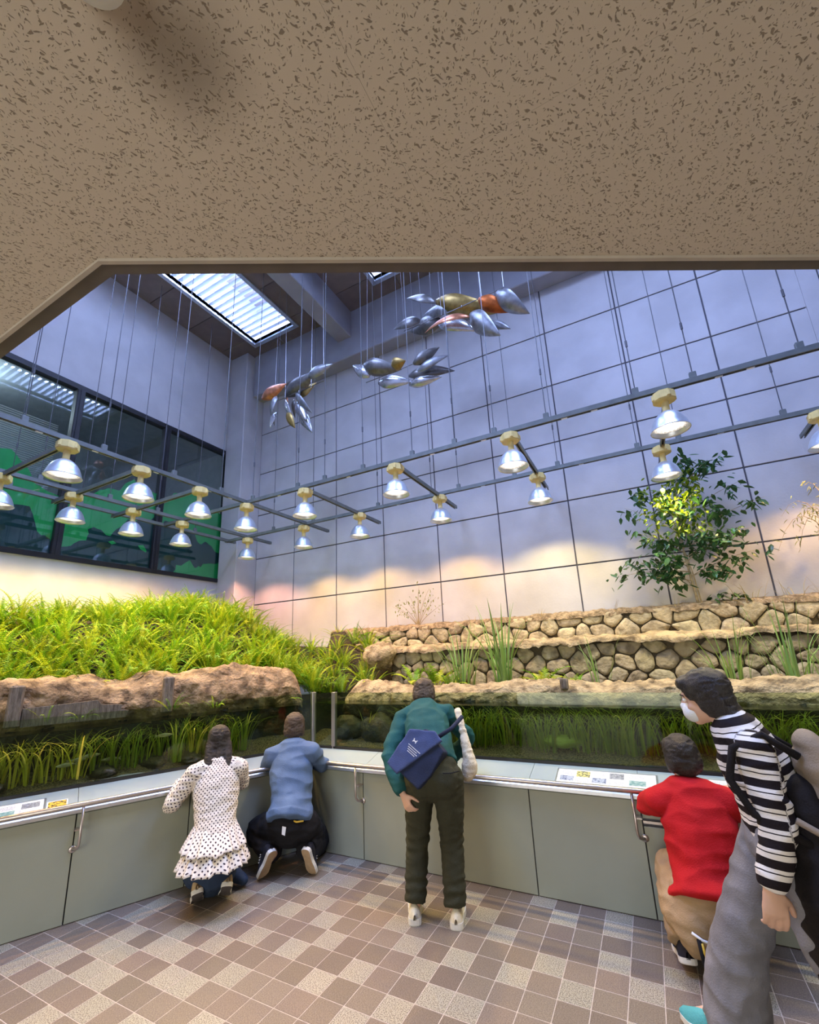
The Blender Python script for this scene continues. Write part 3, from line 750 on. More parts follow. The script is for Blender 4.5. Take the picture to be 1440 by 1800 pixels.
# ---- dry stone terraces
def voronoi_stones(x0, x1, z0, z1, sx, sz, seed):
    rnd = random.Random(seed); pts = []
    nx, nz = max(1, round((x1-x0)/sx)), max(1, round((z1-z0)/sz))
    for j in range(-1, nz+1):
        for i in range(-1, nx+1):
            pts.append((x0+(i+.5+(.25 if j % 2 else -.25)+rnd.uniform(-.34,.34))*(x1-x0)/nx, z0+(j+.5+rnd.uniform(-.33,.33))*(z1-z0)/nz))
    out = []
    for p in pts:
        if not (x0 <= p[0] <= x1 and z0 <= p[1] <= z1): continue
        P = [(x0,z0),(x1,z0),(x1,z1),(x0,z1)]
        for q in pts:
            if q == p or abs(q[0]-p[0]) > 3*sx or abs(q[1]-p[1]) > 3*sz: continue
            n = (q[0]-p[0], q[1]-p[1]); d = n[0]*(p[0]+q[0])/2 + n[1]*(p[1]+q[1])/2
            P = clip_poly(P, n, d)
            if len(P) < 3: break
        if len(P) >= 3: out.append((p, P))
    return out
def stone_wall(name, label, y, x0, x1, z0, z1, sx, sz, seed, batter=.12):
    t = thing(name, label, 'wall', loc=(0, y, 0))
    M = Matrix.Identity(4)
    MB().box(x0, x1, .012, .22, z0-.1, z1).build('mortar', MT['mortar'], t)
    rnd = random.Random(seed)
    for (c, P) in voronoi_stones(x0, x1, z0, z1, sx, sz, seed):
        # smooth rounded outline: subdivide and pull in the corners
        cx = sum(p[0] for p in P)/len(P); cz = sum(p[1] for p in P)/len(P)
        Q = []
        for a in range(len(P)):
            p, q = P[a], P[(a+1) % len(P)]
            for tq in (.2, .5, .8): Q.append((p[0]+(q[0]-p[0])*tq, p[1]+(q[1]-p[1])*tq))
        size = max(math.hypot(p[0]-cx, p[1]-cz) for p in Q)
        if size < .02: continue
        dep = rnd.uniform(.026, .044); vs = []; n = len(Q)
        for (sc, d) in ((1 - .006/size, 0), (1 - .009/size, -dep*.55), (.90, -dep*.88), (.6, -dep)):
            for p in Q:
                q = Vector((p[0]*14, p[1]*14, seed+d*20)); k = noise.noise(q)*.016 + noise.noise(q*3)*.006 if sc < .95 else 0
                vs.append((cx+(p[0]-cx)*sc, d + k - batter*0, cz+(p[1]-cz)*sc))
        vs.append((cx, -dep*1.02 + noise.noise(Vector((cx*9, cz*9, 1)))*.01, cz))
        fs = []
        for r in range(3):
            for a in range(n): fs.append((r*n+a, r*n+(a+1) % n, (r+1)*n+(a+1) % n, (r+1)*n+a))
        for a in range(n): fs.append((3*n+a, 3*n+(a+1) % n, 4*n))
        MB().add(vs, fs).build('stone', MT['stone'], t, True)
    return t
sw1 = stone_wall('stone_terrace', 'upper low wall of yellowish rounded stones at the foot of the panelled wall', 5.34, -4.15, 2.6, 1.66, 1.965, .235, .15, 11)
sw2 = stone_wall('stone_terrace', 'lower retaining wall of mossy rounded stones behind the reeds', 4.70, -2.75, 2.6, 1.24, 1.63, .20, .155, 23)
def coping(x0, x1, y0, y1, z, amp, seed, label, name='coping', m='rock', parent=None):
    n = int((x1-x0)/.03); prof = []
    k = 13
    vs = []
    for i in range(n+1):
        x = x0+(x1-x0)*i/n
        for j in range(k):
            a = PI*j/(k-1); yy = (y0+y1)/2 - math.cos(a)*(y1-y0)/2; zz = math.sin(a)**.6*.075
            q = Vector((x*4+seed, yy*4, zz*4)); d = noise.fractal(q*1.2, .8, 2, 4)*amp
            d2 = noise.fractal(q*5, .8, 2, 3)*.012
            vs.append((x, yy+d*.8+d2, z - .035 + zz + d + d2))
    o = MB().add(vs, [(i*k+j, i*k+j+1, (i+1)*k+j+1, (i+1)*k+j) for i in range(n) for j in range(k-1)]).build(name, MT[m], parent, True)
    return o
coping(-2.9, 2.6, 4.60-4.70, 4.92-4.70, 1.66, .03, 4, '', parent=sw2)
coping(-4.15, 2.6, 5.30-5.34, 5.50-5.34, 1.955, .018, 14, '', m='drysoil', parent=sw1)
# boulder at the left end of the lower terrace and a stump on the rim
def boulder(loc, s, seed, label, m='rock', name='boulder', cat='rock'):
    b = bmesh.new(); bmesh.ops.create_icosphere(b, subdivisions=4, radius=1)
    for v in b.verts:
        q = v.co*1.3 + Vector((seed, seed, 0)); k = 1 + .22*noise.noise(q) + .09*noise.fractal(q*3, .8, 2, 3)
        v.co = Vector((v.co.x*s[0]*k, v.co.y*s[1]*k, v.co.z*s[2]*k))
    me = bpy.data.meshes.new(name); b.to_mesh(me); b.free(); me.materials.append(MT[m])
    me.polygons.foreach_set('use_smooth', [True]*len(me.polygons))
    o = obj(name, me, None, loc); return tag(o, label, cat)
boulder((-2.84, 4.55, 1.60), (.20, .17, .16), 1.0, 'rounded pale boulder at the left end of the lower stone terrace')
boulder((-2.72, 4.10, 1.25), (.12, .10, .10), 5.0, 'small pinkish boulder at the tank corner below the ferns')
boulder((-.72, 3.86, .88), (.15, .10, .05), 3.0, 'flat mossy rock on the gravel of the right hand tank', 'weed')
for k, (x, y, s) in enumerate(((-2.42, 3.84, .20), (-2.05, 3.92, .15), (-2.80, 3.86, .18))):
    boulder((x, y, .90), (s, .1, s*.8), 7+k, ['large dark rock under water right of the corner post', 'smaller dark rock under water beside the large one', 'dark rock under water next to the corner post'][k], 'rockwet')
for k, (x, y) in enumerate(((-1.55, .42), (-.95, .42), (-2.2, .40), (-1.2, .46))):
    p = TL @ Vector((x, y, .82)); boulder(p, (.17, .09, .05), 20+k, ['low dark stone in the middle of the left hand tank gravel', 'low dark stone in the left hand tank nearest the corner', 'low dark stone under the bright grass at the left edge', 'low dark stone behind the fish in the left hand tank'][k], 'rockwet')
sp = thing('wood_stump', 'short grey cut stump standing on the right hand rock rim', 'stump', loc=(-.67, 3.975, 1.27))
MB().lathe([(.034, 0), (.035, .05), (.034, .075), (.031, .08), (0, .08)], 18).build('trunk', MT['wood'], sp, True)
for k, x in enumerate((-2.13, -1.12)):
    p = TL @ Vector((x, .46, 1.20))
    t = thing('wooden_stake', ['grey wooden stake against the left rock rim near the left edge', 'grey wooden stake against the left rock rim above the small ferns'][k], 'stake', M=Matrix.Translation(p) @ Matrix.Rotation(ANG_L, 4, 'Z'))
    MB().bbox(-.045, .045, -.03, .03, 0, .30, .012).build('post', MT['wood'], t)
t = thing('weathered_board', 'broken grey board lying along the left rock rim', 'board', M=TL @ Matrix.Translation((-1.72, .47, 1.20)))
MB().prism([(-.36, 0), (.30, .0), (.32, .05), (.26, .06), (.27, .10), (.12, .115), (.1, .15), (-.1, .14), (-.36, .13)], -.02, .02, Matrix.Rotation(PI/2, 4, 'X')).build('plank', MT['wood'], t)
# ================================================================== LAMP GRID
ZR = 3.6
fr = thing('lamp_frame', 'grey channel frame hung on cables over the tanks carrying the bell lamps', 'lamp frame')
def channel(p, q, name='channel'):
    p, q = Vector(p), Vector(q); d = (q-p).normalized(); s = d.cross(Vector((0, 0, 1)))
    m = MB()
    def bar(o, w, z0, z1):
        a = [p + s*(o-w/2), q + s*(o-w/2), q + s*(o+w/2), p + s*(o+w/2)]
        vs = [(v.x, v.y, v.z+z0) for v in a] + [(v.x, v.y, v.z+z1) for v in a]
        m.add(vs, [(0,3,2,1),(4,5,6,7),(0,1,5,4),(1,2,6,5),(2,3,7,6),(3,0,4,7)])
    bar(-.018, .005, -.021, .021); bar(.018, .005, -.021, .021); bar(0, .04, .017, .022); bar(-.013, .008, -.022, -.017); bar(.013, .008, -.022, -.017)
    return m.build(name, MT['rail'], fr)
YM, YS, XM, XS, X3 = 3.765, 4.92, -4.31, -5.58, -6.02
channel((XM, -.4, ZR), (XM, 5.44, ZR)); channel((XS, -.4, ZR), (XS, 5.44, ZR)); channel((X3, -.4, ZR), (X3, 5.05, ZR))
channel((-6.0, YM, ZR), (3.9, YM, ZR)); channel((-6.1, YS, ZR), (3.9, YS, ZR))
YL = [1.08, 1.74, 2.40, 3.08]; XR = [-3.33, -2.08, -.83, .44, 1.70]
for y in [.4] + YL: channel((XM+.03, y, ZR-.035), (-6.08, y, ZR-.035), 'cross_channel')
for x in XR + [2.95]: channel((x, YM-.03, ZR-.035), (x, 5.45, ZR-.035), 'cross_channel')
cab0 = MB().tube([(0, 0, 0), (0, 0, ZT-ZR-.04)], .0042, 6).mesh('cable', MT['cable'])
clmp = MB().bbox(-.024, .024, -.016, .016, -.005, .055, .004).mesh('clamp', MT['rail'])
ferr = MB().lathe([(0, 0), (.009, 0), (.009, .06), (0, .06)], 8).mesh('ferrule', MT['cable'])
band = MB().bbox(-.026, .026, -.010, .010, -.028, .026, .002).mesh('band', MT['alu'])
def cable(x, y, rot=0):
    o = obj('clamp', clmp, fr, (x, y, ZR+.02)); o.rotation_euler.z = rot
    obj('cable', cab0, fr, (x, y, ZR+.06)); obj('ferrule', ferr, fr, (x, y, ZR+.48))
for y in (.75, 1.41, 2.03, 2.75, 3.36): cable(XM, y, PI/2); cable(XS, y+.02, PI/2)
for y in (1.95, 2.66, 3.33, 4.27): cable(X3, y, PI/2)
for x in (-4.21, -3.45, -3.04, -2.5, -1.88, -1.4, -.99, -.5, .23, .64, 1.3): cable(x, YM)
for x in (-5.0, -4.19, -3.03, -2.2, -1.82, -1.1, -.6, .22, .6, 1.45): cable(x, YS)
for x in (-3.75, -2.7, -1.65, -1.1, -.35, -.1, .8, 1.0): obj('band', band, fr, (x, YM, ZR))
for x in (-3.75, -2.7, -1.5, -.35, .95): obj('band', band, fr, (x, YS, ZR))
for y in (1.52, 1.96, 2.55, 3.2, 3.5):
    o = obj('band', band, fr, (XM, y, ZR)); o.rotation_euler.z = PI/2
# bell lamps
def lens_mat():
    m = emit('lamp_lens_glow', (1, .90, .80), 3.2); nt = m.node_tree; b = nt.nodes['Principled BSDF']
    tc = nt.nodes.new('ShaderNodeTexCoord'); n = nt.nodes.new('ShaderNodeTexVoronoi'); n.inputs['Scale'].default_value = 95
    nt.links.new(tc.outputs['Object'], n.inputs['Vector'])
    d = nt.nodes.new('ShaderNodeVectorMath'); d.operation = 'LENGTH'
    sm = nt.nodes.new('ShaderNodeVectorMath'); sm.operation = 'MULTIPLY'; sm.inputs[1].default_value = (1, 1, 0)
    nt.links.new(tc.outputs['Object'], sm.inputs[0]); nt.links.new(sm.outputs[0], d.inputs[0])
    r = nt.nodes.new('ShaderNodeMapRange'); r.inputs[1].default_value = .03; r.inputs[2].default_value = .125; r.inputs[3].default_value = 5.0; r.inputs[4].default_value = .75
    nt.links.new(d.outputs['Value'], r.inputs[0])
    s = nt.nodes.new('ShaderNodeMapRange'); s.inputs[1].default_value = .1; s.inputs[2].default_value = .6; s.inputs[3].default_value = 1.25; s.inputs[4].default_value = .35
    nt.links.new(n.outputs['Distance'], s.inputs[0])
    q = nt.nodes.new('ShaderNodeMath'); q.operation = 'MULTIPLY'; nt.links.new(r.outputs[0], q.inputs[0]); nt.links.new(s.outputs[0], q.inputs[1])
    nt.links.new(q.outputs[0], b.inputs['Emission Strength']); b.inputs['Base Color'].default_value = (.3, .3, .3, 1)
    return m
MT['lens'] = lens_mat()
def lamp(x, y, tint, label, power, cone=132):
    t = thing('bell_lamp', label, 'lamp', loc=(x, y, ZR-.03), group='bell lamps on the hanging frame')
    b = MB(); n = 8
    P = [(math.cos(PI/8+k*PI/4)*.088, math.sin(PI/8+k*PI/4)*.088) for k in range(8)]
    b.prism([(p[0]*.93, p[1]*.93) for p in P], -.075, -.068); b.prism(P, -.068, -.012); b.prism([(p[0]*.93, p[1]*.93) for p in P], -.012, 0)
    for k in range(4):
        a = k*PI/2 + .39; b.lathe([(0, -.06), (.018, -.06), (.018, -.02), (0, -.02)], 10, (math.cos(a)*.078, math.sin(a)*.078, 0))
    b.build('junction_box', MT['cream'], t)
    MB().lathe([(.028, -.075), (.027, -.155), (.034, -.16), (.034, -.172), (0, -.172)], 18).build('neck', MT['cream'], t, True)
    prof = [(.030, -.165), (.046, -.172), (.066, -.186), (.092, -.212), (.112, -.245), (.127, -.285), (.137, -.322), (.143, -.33), (.141, -.334), (.133, -.322), (.122, -.285), (.106, -.247), (.086, -.216), (.06, -.192), (.03, -.18)]
    MB().lathe(prof, 32).build('reflector', MT['dome'], t, True)
    if False: MB().lathe([(0, -.185), (.016, -.19), (.026, -.215), (.030, -.245), (.022, -.272), (0, -.282)], 16).build('bulb', emit('lamp_glow', tint, 45), t, True)
    MB().lathe([(0, -.298), (.127, -.296), (.127, -.292), (0, -.292)], 28).build('lens', MT['lens'], t, True)
    ld = bpy.data.lights.new('lamp_light', 'SPOT'); ld.energy = power; ld.color = tint; ld.spot_size = math.radians(cone); ld.spot_blend = .42; ld.shadow_soft_size = .04
    o = bpy.data.objects.new('lamp_light', ld); COL.objects.link(o); o.parent = t; o.location = (0, 0, -.325)
    return t
PINK, PEACH, LEMON, COOL = (1, .46, .28), (1, .59, .18), (1, .76, .28), (1, .84, .42)
LP = 74
nm = ['nearest the left edge', 'second along', 'third along', 'fourth along', 'at the crossing by the corner']
for k, y in enumerate(YL + [YM]):
    lamp(XM, y, [PEACH, PEACH, LEMON, LEMON, COOL][k], 'bell lamp on the inner left rail, ' + ['nearest the viewer', 'larger one nearest the left edge', 'second from the left edge', 'third from the left edge', 'at the crossing with the long front rail'][k], LP)
    lamp(XS-.02, y, [PEACH, PEACH, LEMON, LEMON, PEACH][k], 'bell lamp on the outer rail by the window, ' + ['nearest the viewer', 'cut by the left edge', 'in front of the first mullion', 'before the dark green film', 'before the right hand pane'][k], LP*1.15, 146)
for k, x in enumerate(XR):
    lamp(x-.02, YM+.02, [PINK, PEACH, COOL, COOL, COOL][k], 'bell lamp on the long front rail, ' + ['first right of the crossing', 'second right of the crossing', 'third right of the crossing', 'the large one above the tree', 'last one at the right edge'][k], LP)
for k, x in enumerate([XS+.02, -4.36, -3.33, -2.08, -.83, .44, 1.70]):
    lamp(x-.01, YS, [PINK, PEACH, PEACH, PEACH, LEMON, LEMON, PEACH][k], 'bell lamp on the rear rail, ' + ['before the corner pillar', 'left of the first cross channel', 'below the second cross channel', 'below the third cross channel', 'below the fourth cross channel', 'just over the tree top', 'cut by the right edge'][k], LP)

# ================================================================== HANGING METAL BIRDS
def petal(p, q, w, curl, twist, seed):
    """a leaf shaped sheet of metal from p (rounded) to q (pointed), cupped and bent"""
    p, q = Vector(p), Vector(q); d = q-p; L = d.length; t = d.normalized()
    s = t.cross(Vector((0, 1, 0))).normalized(); s = (Matrix.Rotation(twist, 3, t) @ s); u = s.cross(t)
    n, k = 12, 6; top = []
    for i in range(n+1):
        a = i/n; ww = w*(math.sin(PI*min(1, a*1.25+.06)) if a < .35 else (1-((a-.35)/.65)**1.7)**1.0)*.5 + .002
        c = p + t*(L*a) + u*(curl*L*(a*a - a*.3))
        for j in range(k+1):
            b = (j/k-.5)*2
            top.append(c + s*(ww*b) - u*(ww*.55*(1-b*b)*(1 if i else .6)))
    fs = [(i*(k+1)+j, i*(k+1)+j+1, (i+1)*(k+1)+j+1, (i+1)*(k+1)+j) for i in range(n) for j in range(k)]
    th = .004; N = len(top); vs = top + [v - u*th for v in top]
    fs2 = fs + [tuple(i+N for i in f[::-1]) for f in fs]
    edge = [j for j in range(k+1)] + [i*(k+1)+k for i in range(1, n+1)] + [n*(k+1)+j for j in range(k-1, -1, -1)] + [i*(k+1) for i in range(n-1, 0, -1)]
    for a in range(len(edge)): b = (a+1) % len(edge); fs2.append((edge[b], edge[a], edge[a]+N, edge[b]+N))
    return vs, fs2
S1 = [((-4.51, 4.2, 5.38), (-4.06, 4.2, 5.49), 0.13, 'copper'), ((-4.17, 4.2, 5.38), (-3.51, 4.2, 5.51), 0.16, 'steel'), ((-3.63, 4.2, 5.43), (-3.21, 4.2, 5.47), 0.12, 'grey'), ((-3.93, 4.2, 5.31), (-3.66, 4.2, 5.48), 0.12, 'ochre'), ((-4.42, 4.2, 5.41), (-4.47, 4.2, 5.02), 0.12, 'steel'), ((-4.34, 4.2, 5.17), (-4.42, 4.2, 4.92), 0.12, 'silver'), ((-4.24, 4.2, 5.34), (-4.27, 4.2, 5.07), 0.1, 'grey'), ((-4.15, 4.2, 5.41), (-4.18, 4.2, 5.0), 0.08, 'copper'), ((-4.09, 4.2, 5.25), (-4.0, 4.2, 4.92), 0.12, 'silver'), ((-4.01, 4.2, 5.27), (-3.79, 4.2, 4.88), 0.14, 'silver'), ((-3.96, 4.2, 5.11), (-3.76, 4.2, 4.72), 0.12, 'silver'), ((-4.08, 4.2, 5.06), (-3.93, 4.2, 4.76), 0.11, 'ochre'), ((-3.95, 4.2, 5.34), (-3.74, 4.2, 4.98), 0.12, 'grey'), ((-4.16, 4.2, 5.11), (-4.13, 4.2, 4.97), 0.08, 'white'), ((-4.06, 4.2, 5.33), (-4.14, 4.2, 5.09), 0.09, 'steel')]
S2 = [((-2.73, 4.4, 5.22), (-3.0, 4.4, 5.48), 0.12, 'silver'), ((-2.79, 4.4, 5.38), (-2.3, 4.4, 5.11), 0.17, 'steel'), ((-2.7, 4.4, 5.21), (-2.2, 4.4, 5.07), 0.15, 'silver'), ((-2.38, 4.4, 5.24), (-2.16, 4.4, 5.18), 0.12, 'ochre'), ((-2.24, 4.4, 5.16), (-1.65, 4.4, 5.14), 0.16, 'steel'), ((-2.09, 4.4, 5.18), (-1.73, 4.4, 5.3), 0.11, 'steel'), ((-2.25, 4.4, 5.04), (-1.8, 4.4, 4.96), 0.1, 'silver'), ((-2.06, 4.4, 5.1), (-1.63, 4.4, 5.19), 0.12, 'grey')]
S3 = [((-1.72, 4.3, 5.96), (-0.98, 4.3, 5.46), 0.2, 'ochre'), ((-1.52, 4.3, 5.8), (-1.98, 4.3, 5.97), 0.18, 'grey'), ((-1.69, 4.3, 5.7), (-2.26, 4.3, 5.9), 0.19, 'steel'), ((-1.93, 4.3, 5.72), (-2.33, 4.3, 5.81), 0.16, 'steel'), ((-1.65, 4.3, 5.74), (-2.01, 4.3, 6.02), 0.16, 'steel'), ((-1.74, 4.3, 5.68), (-1.23, 4.3, 5.4), 0.17, 'silver'), ((-1.29, 4.3, 5.56), (-0.97, 4.3, 5.08), 0.19, 'grey'), ((-1.26, 4.3, 5.41), (-1.84, 4.3, 5.59), 0.13, 'copper'), ((-1.14, 4.3, 5.63), (-0.81, 4.3, 5.36), 0.13, 'rust'), ((-0.91, 4.3, 5.59), (-0.65, 4.3, 5.21), 0.17, 'grey'), ((-1.11, 4.3, 5.42), (-0.85, 4.3, 5.24), 0.1, 'grey')]

MK = {'copper': 'copper', 'steel': 'psteel', 'grey': 'grey', 'silver': 'silver', 'ochre': 'ochre', 'rust': 'rust', 'white': 'pwhite'}
for si, (S, label, wires) in enumerate(((S1, 'hanging metal bird with a copper wing and drooping silver feathers near the corner', 5), (S2, 'hanging metal bird of silver sheets with raised tail between the others', 5), (S3, 'largest hanging metal bird, of ochre and rust sheets below the ceiling edge', 6))):
    rnd = random.Random(si+3)
    c = Vector((sum(s[0][0] for s in S)/len(S), S[0][0][1], sum(s[0][2] for s in S)/len(S)))
    t = thing('metal_bird', label, 'sculpture', loc=c)
    for k, (p, q, w, m) in enumerate(S):
        dy = rnd.uniform(-.16, .16); dy2 = dy + rnd.uniform(-.08, .08)
        vs, fs = petal(Vector(p)-c+Vector((0, dy, 0)), Vector(q)-c+Vector((0, dy2, 0)), w*1.35, rnd.uniform(.1, .35)*(1 if si else .5), rnd.uniform(-.6, .6)+.25, k)
        MB().add(vs, fs).build('feather', MT[MK[m]], t, True)
    xs2 = [s[0][0] for s in S] + [s[1][0] for s in S]; zz = {}
    MB().tube([Vector((min(xs2)+.15, c.y, c.z+.03))-c, Vector((0, 0, .03)), Vector((max(xs2)-.2, c.y, c.z+.05))-c], .006, 6).build('spine', MT['psteel'], t)
    for k in range(wires):
        x = min(xs2)+.16 + (max(xs2)-min(xs2)-.36)*k/(wires-1) - c.x
        y = rnd.uniform(-.1, .1); z = .02 + (.05 if k == wires-1 else 0)
        MB().tube([(x, y*.2, z), (x, y, ZT-c.z-.004)], .003, 5).build('wire', MT['cablebright'], t)

# ================================================================== PLANTS
def frond_mesh(name, m, L=.5, a0=.1, a1=1.5, npin=24, wid=.05, seed=0, broad=.8):
    rnd = random.Random(seed); mb = MB(); pts = []; p = Vector((0, 0, 0)); n = npin+4; seg = L/n
    for i in range(n+1):
        t = i/n; a = a0 + (a1-a0)*t**1.5; d = Vector((math.sin(a), 0, math.cos(a))); pts.append((p.copy(), d)); p = p + d*seg
    mb.tube([q[0] for q in pts[::3]] + [pts[-1][0]], [.0028*(1-.7*i/(len(pts)//3+1)) for i in range(len(pts[::3])+1)], 3, False)
    for i in range(3, n+1):
        t = i/n; q, d = pts[i]; nrm = Vector((-d.z, 0, d.x)) * -1
        w = wid*(math.sin(PI*min(1, .12+.95*t))**.65)*(1-.25*t) + .004
        for sd in (-1, 1):
            side = (Vector((0, sd, 0)) + d*.38 + nrm*rnd.uniform(-.25, .1)).normalized()
            hw = seg*.44*broad; tip = q + side*w
            b0 = q - d*hw; b1 = q + d*hw; m0 = q + side*w*.6 + d*hw*.95 + nrm*.003; m1 = q + side*w*.6 - d*hw*.75 - nrm*.002
            mb.add([b0, m1, tip, m0, b1], [(0, 1, 2, 3, 4) if sd > 0 else (4, 3, 2, 1, 0)])
    return mb.mesh(name, m)
FR = [frond_mesh('frond', MT['fern'], .40, .05, 1.0, 24, .032, 1, .66), frond_mesh('frond', MT['fern'], .46, .1, 1.5, 27, .030, 2, .66), frond_mesh('frond', MT['fern'], .34, .15, 2.0, 21, .030, 3, .66), frond_mesh('frond', MT['fern2'], .42, .05, 1.4, 25, .033, 4, .66), frond_mesh('frond', MT['fern2'], .36, .05, .7, 22, .032, 5, .66)]
def fern_mass(n, seed):
    """all the fronds of one small far fern as a single mesh"""
    r = random.Random(seed); mb = MB()
    for k in range(n):
        me = r.choice(FR); a = 2*PI*k/n + r.uniform(-.4, .4); sc = r.uniform(.7, 1.15); mb.mi = 1 if me in FR[3:] else 0
        M = Matrix.Translation((math.cos(a)*.03, math.sin(a)*.03, 0)) @ Matrix.Rotation(a, 4, 'Z') @ Matrix.Rotation(r.uniform(-.1, .75), 4, 'Y') @ Matrix.Rotation(r.uniform(-.5, .5), 4, 'Z') @ Matrix.Scale(sc, 4)
        mb.add([M @ v.co for v in me.vertices], [tuple(q.vertices) for q in me.polygons])
    return mb.mesh('fronds', [MT['fern'], MT['fern2']])
FMASS = [fern_mass(20, 40+k) for k in range(6)]
def far_fern(loc, s, label, group, rnd):
    t = thing('sword_fern', label, 'fern', loc=loc, group=group)
    o = obj('fronds', rnd.choice(FMASS), t); o['kind'] = 'stuff'; o.scale = (s, s, s); o.rotation_euler.z = rnd.uniform(0, 2*PI)
def fern(loc, n, s, label, group, rnd, meshes=FR, spread=.5, name='sword_fern', cat='fern'):
    t = thing(name, label, cat, loc=loc, group=group)
    for k in range(n):
        a = 2*PI*k/n + rnd.uniform(-.4, .4); sc = s*rnd.uniform(.7, 1.15)
        o = obj('frond', rnd.choice(meshes), t, (math.cos(a)*.03, math.sin(a)*.03, 0))
        tl = rnd.uniform(-.1, spread)
        o.rotation_euler = (Matrix.Rotation(a, 4, 'Z') @ Matrix.Rotation(tl, 4, 'Y') @ Matrix.Rotation(rnd.uniform(-.5, .5), 4, 'Z')).to_euler()
        o.scale = (sc, sc, sc)
    return t
rnd = random.Random(5)
spots = []
yy = .90
while yy < 3.2:
    xx = -3.6
    while xx < 1.1:
        spots.append((xx + rnd.uniform(-.09, .09), yy + rnd.uniform(-.08, .08))); xx += .19 if yy < 1.3 else .215
    yy += .18 if yy < 1.3 else .20
for k in range(30):
    x, y = -3.55 + .135*(k % 6) + rnd.uniform(-.05, .05), 4.0 + .26*(k//6) + rnd.uniform(-.06, .06)
    q = TLi @ Vector((x, y, 0))
    if q.y < .88: spots.append((q.x, q.y))
nf = 0
for (a, b) in spots:
    p = TL @ Vector((a, b, 0))
    if p.x < XW+.32 or p.y > YW-.3 or p.x > -2.70: continue
    if p.x < -5.95 and p.y > 5.0: continue
    if (p.x+2.85)*1.55 + (p.y-4.1)*1.15 > -.12: continue
    if p.y - K.y > b and p.y - K.y < .72: continue
    z = soil_h(p.x, p.y) - .03
    if not in_view((p.x, p.y, z+.3), .10): continue
    corner = smoothstep(.0, .7, a)
    s = (1.0 if b < 1.5 else .9) * (1 - .28*corner) * rnd.uniform(.85, 1.12)
    front = b < 1.12
    if front or a >= -.1: gl = ('bright green sword fern in the front row behind the left rock rim' if a < -.1 else ('sword fern in the bank just left of the corner posts' if b < 1.0 else 'sword fern of the bank before the corner pillar'))
    else: gl = 'yellow green sword fern in the %s of the bank under the %s window pane' % ('middle' if b < 1.75 else 'back', 'left' if p.y < 2.7 else ('second' if p.y < 4.0 else 'right hand'))
    if b > 1.45:
        far_fern((p.x, p.y, z), s*1.08, gl, gl.replace('fern', 'ferns', 1), rnd); nf += 1; continue
    fern((p.x, p.y, z), 17, s*1.1, gl, gl.replace('fern', 'ferns', 1), rnd, spread=.62 if front else .5)
    nf += 1
print('ferns', nf)
for k, (x, y, z, s) in enumerate(((-3.25, 4.95, 1.62, 1.0), (-3.02, 4.78, 1.45, 1.0), (-3.62, 5.16, 1.78, .8), (-2.98, 4.42, 1.30, 1.0), (-3.95, 5.22, 1.85, .7), (-3.4, 5.15, 1.75, .8), (-2.80, 4.28, 1.22, .8))):
    fern((x, y, z), 17, s, 'sword fern spilling over the earth step beside the pale boulder', 'sword ferns beside the pale boulder', rnd, spread=.8)
# small ferns growing out of the left rock rim and over the water
for k, (a, b, z, s, lab) in enumerate(((-1.93, .47, 1.22, .42, 'small fern hanging over the water at the left edge'), (-1.72, .44, 1.22, .36, 'small yellow tipped fern in front of the broken board'), (-1.08, .43, 1.22, .5, 'small fern beside the wooden stake over the left tank'), (-.72, .43, 1.20, .42, 'small fern on the left rim nearest the corner'), (.02, .62, 1.17, .5, 'low fern arching over the glass at the tank corner'))):
    p = TL @ Vector((a, b, z)); fern(p, 9, s, lab, None, rnd, spread=.9)
# broad leaved bracken tufts on the right terrace
BR = [frond_mesh('frond', MT['fern'], .34, .2, 1.4, 12, .060, 11, .95), frond_mesh('frond', MT['fern2'], .28, .3, 1.6, 11, .050, 12, .95)]
for (x, y, n, s, lab) in ((-1.25+.32, 4.38, 11, .95, 'light green bracken tuft right of the reeds'), (-.62, 4.25, 9, .6, 'small light green bracken tuft behind the stump'), (-2.05, 4.42, 11, 1.0, 'green bracken tuft left of the tall reeds'), (-2.35, 4.5, 9, .9, 'green bracken tuft against the pale boulder'), (-1.8, 4.2, 8, .7, 'low bracken tuft on the rim behind the standing visitor')):
    fern((x, y, 1.26), n, s, lab, None, rnd, BR, .7, 'bracken_tuft', 'fern')
# reeds
def blade_mesh(name, m, L, w, bend, seg=7):
    mb = MB(); vs = []
    for i in range(seg+1):
        t = i/seg; a = bend*t**2.2; ww = w*(1-t**2.5)*.5+.0005
        x = L*bend*.42*t**2.6; z = L*(t - .18*bend*bend*t**3)
        vs += [(x, -ww, z), (x-.15*w, 0, z), (x, ww, z)]
    fs = []
    for i in range(seg):
        for j in range(2): fs.append((i*3+j, i*3+j+1, i*3+j+4, i*3+j+3))
    return mb.add(vs, fs).mesh(name, m, True)
RB = [blade_mesh('blade', MT['reed'], .66, .017, b) for b in (.15, .4, .8)] + [blade_mesh('blade', MT['reed'], .45, .014, 1.2)]
def reed(loc, n, s, r, lab, meshes=RB, name='reed_clump', cat='reeds', group=None, tilt=.22, smin=.55):
    t = thing(name, lab, cat, loc=loc, group=group); t['kind'] = 'thing'
    for k in range(n):
        a = rnd.uniform(0, 2*PI); rr = r*math.sqrt(rnd.random()); sc = s*rnd.uniform(smin, 1.1 if smin < .7 else 1.0)
        o = obj('blade', rnd.choice(meshes), t, (math.cos(a)*rr, math.sin(a)*rr*.6, 0))
        o.rotation_euler = (Matrix.Rotation(a, 4, 'Z') @ Matrix.Rotation(rnd.uniform(0, tilt), 4, 'Y')).to_euler(); o.scale = (sc, sc, sc)
reed((-1.27, 4.30, 1.25), 38, 1.2, .10, 'tall dense clump of upright reeds left of the light green bracken')
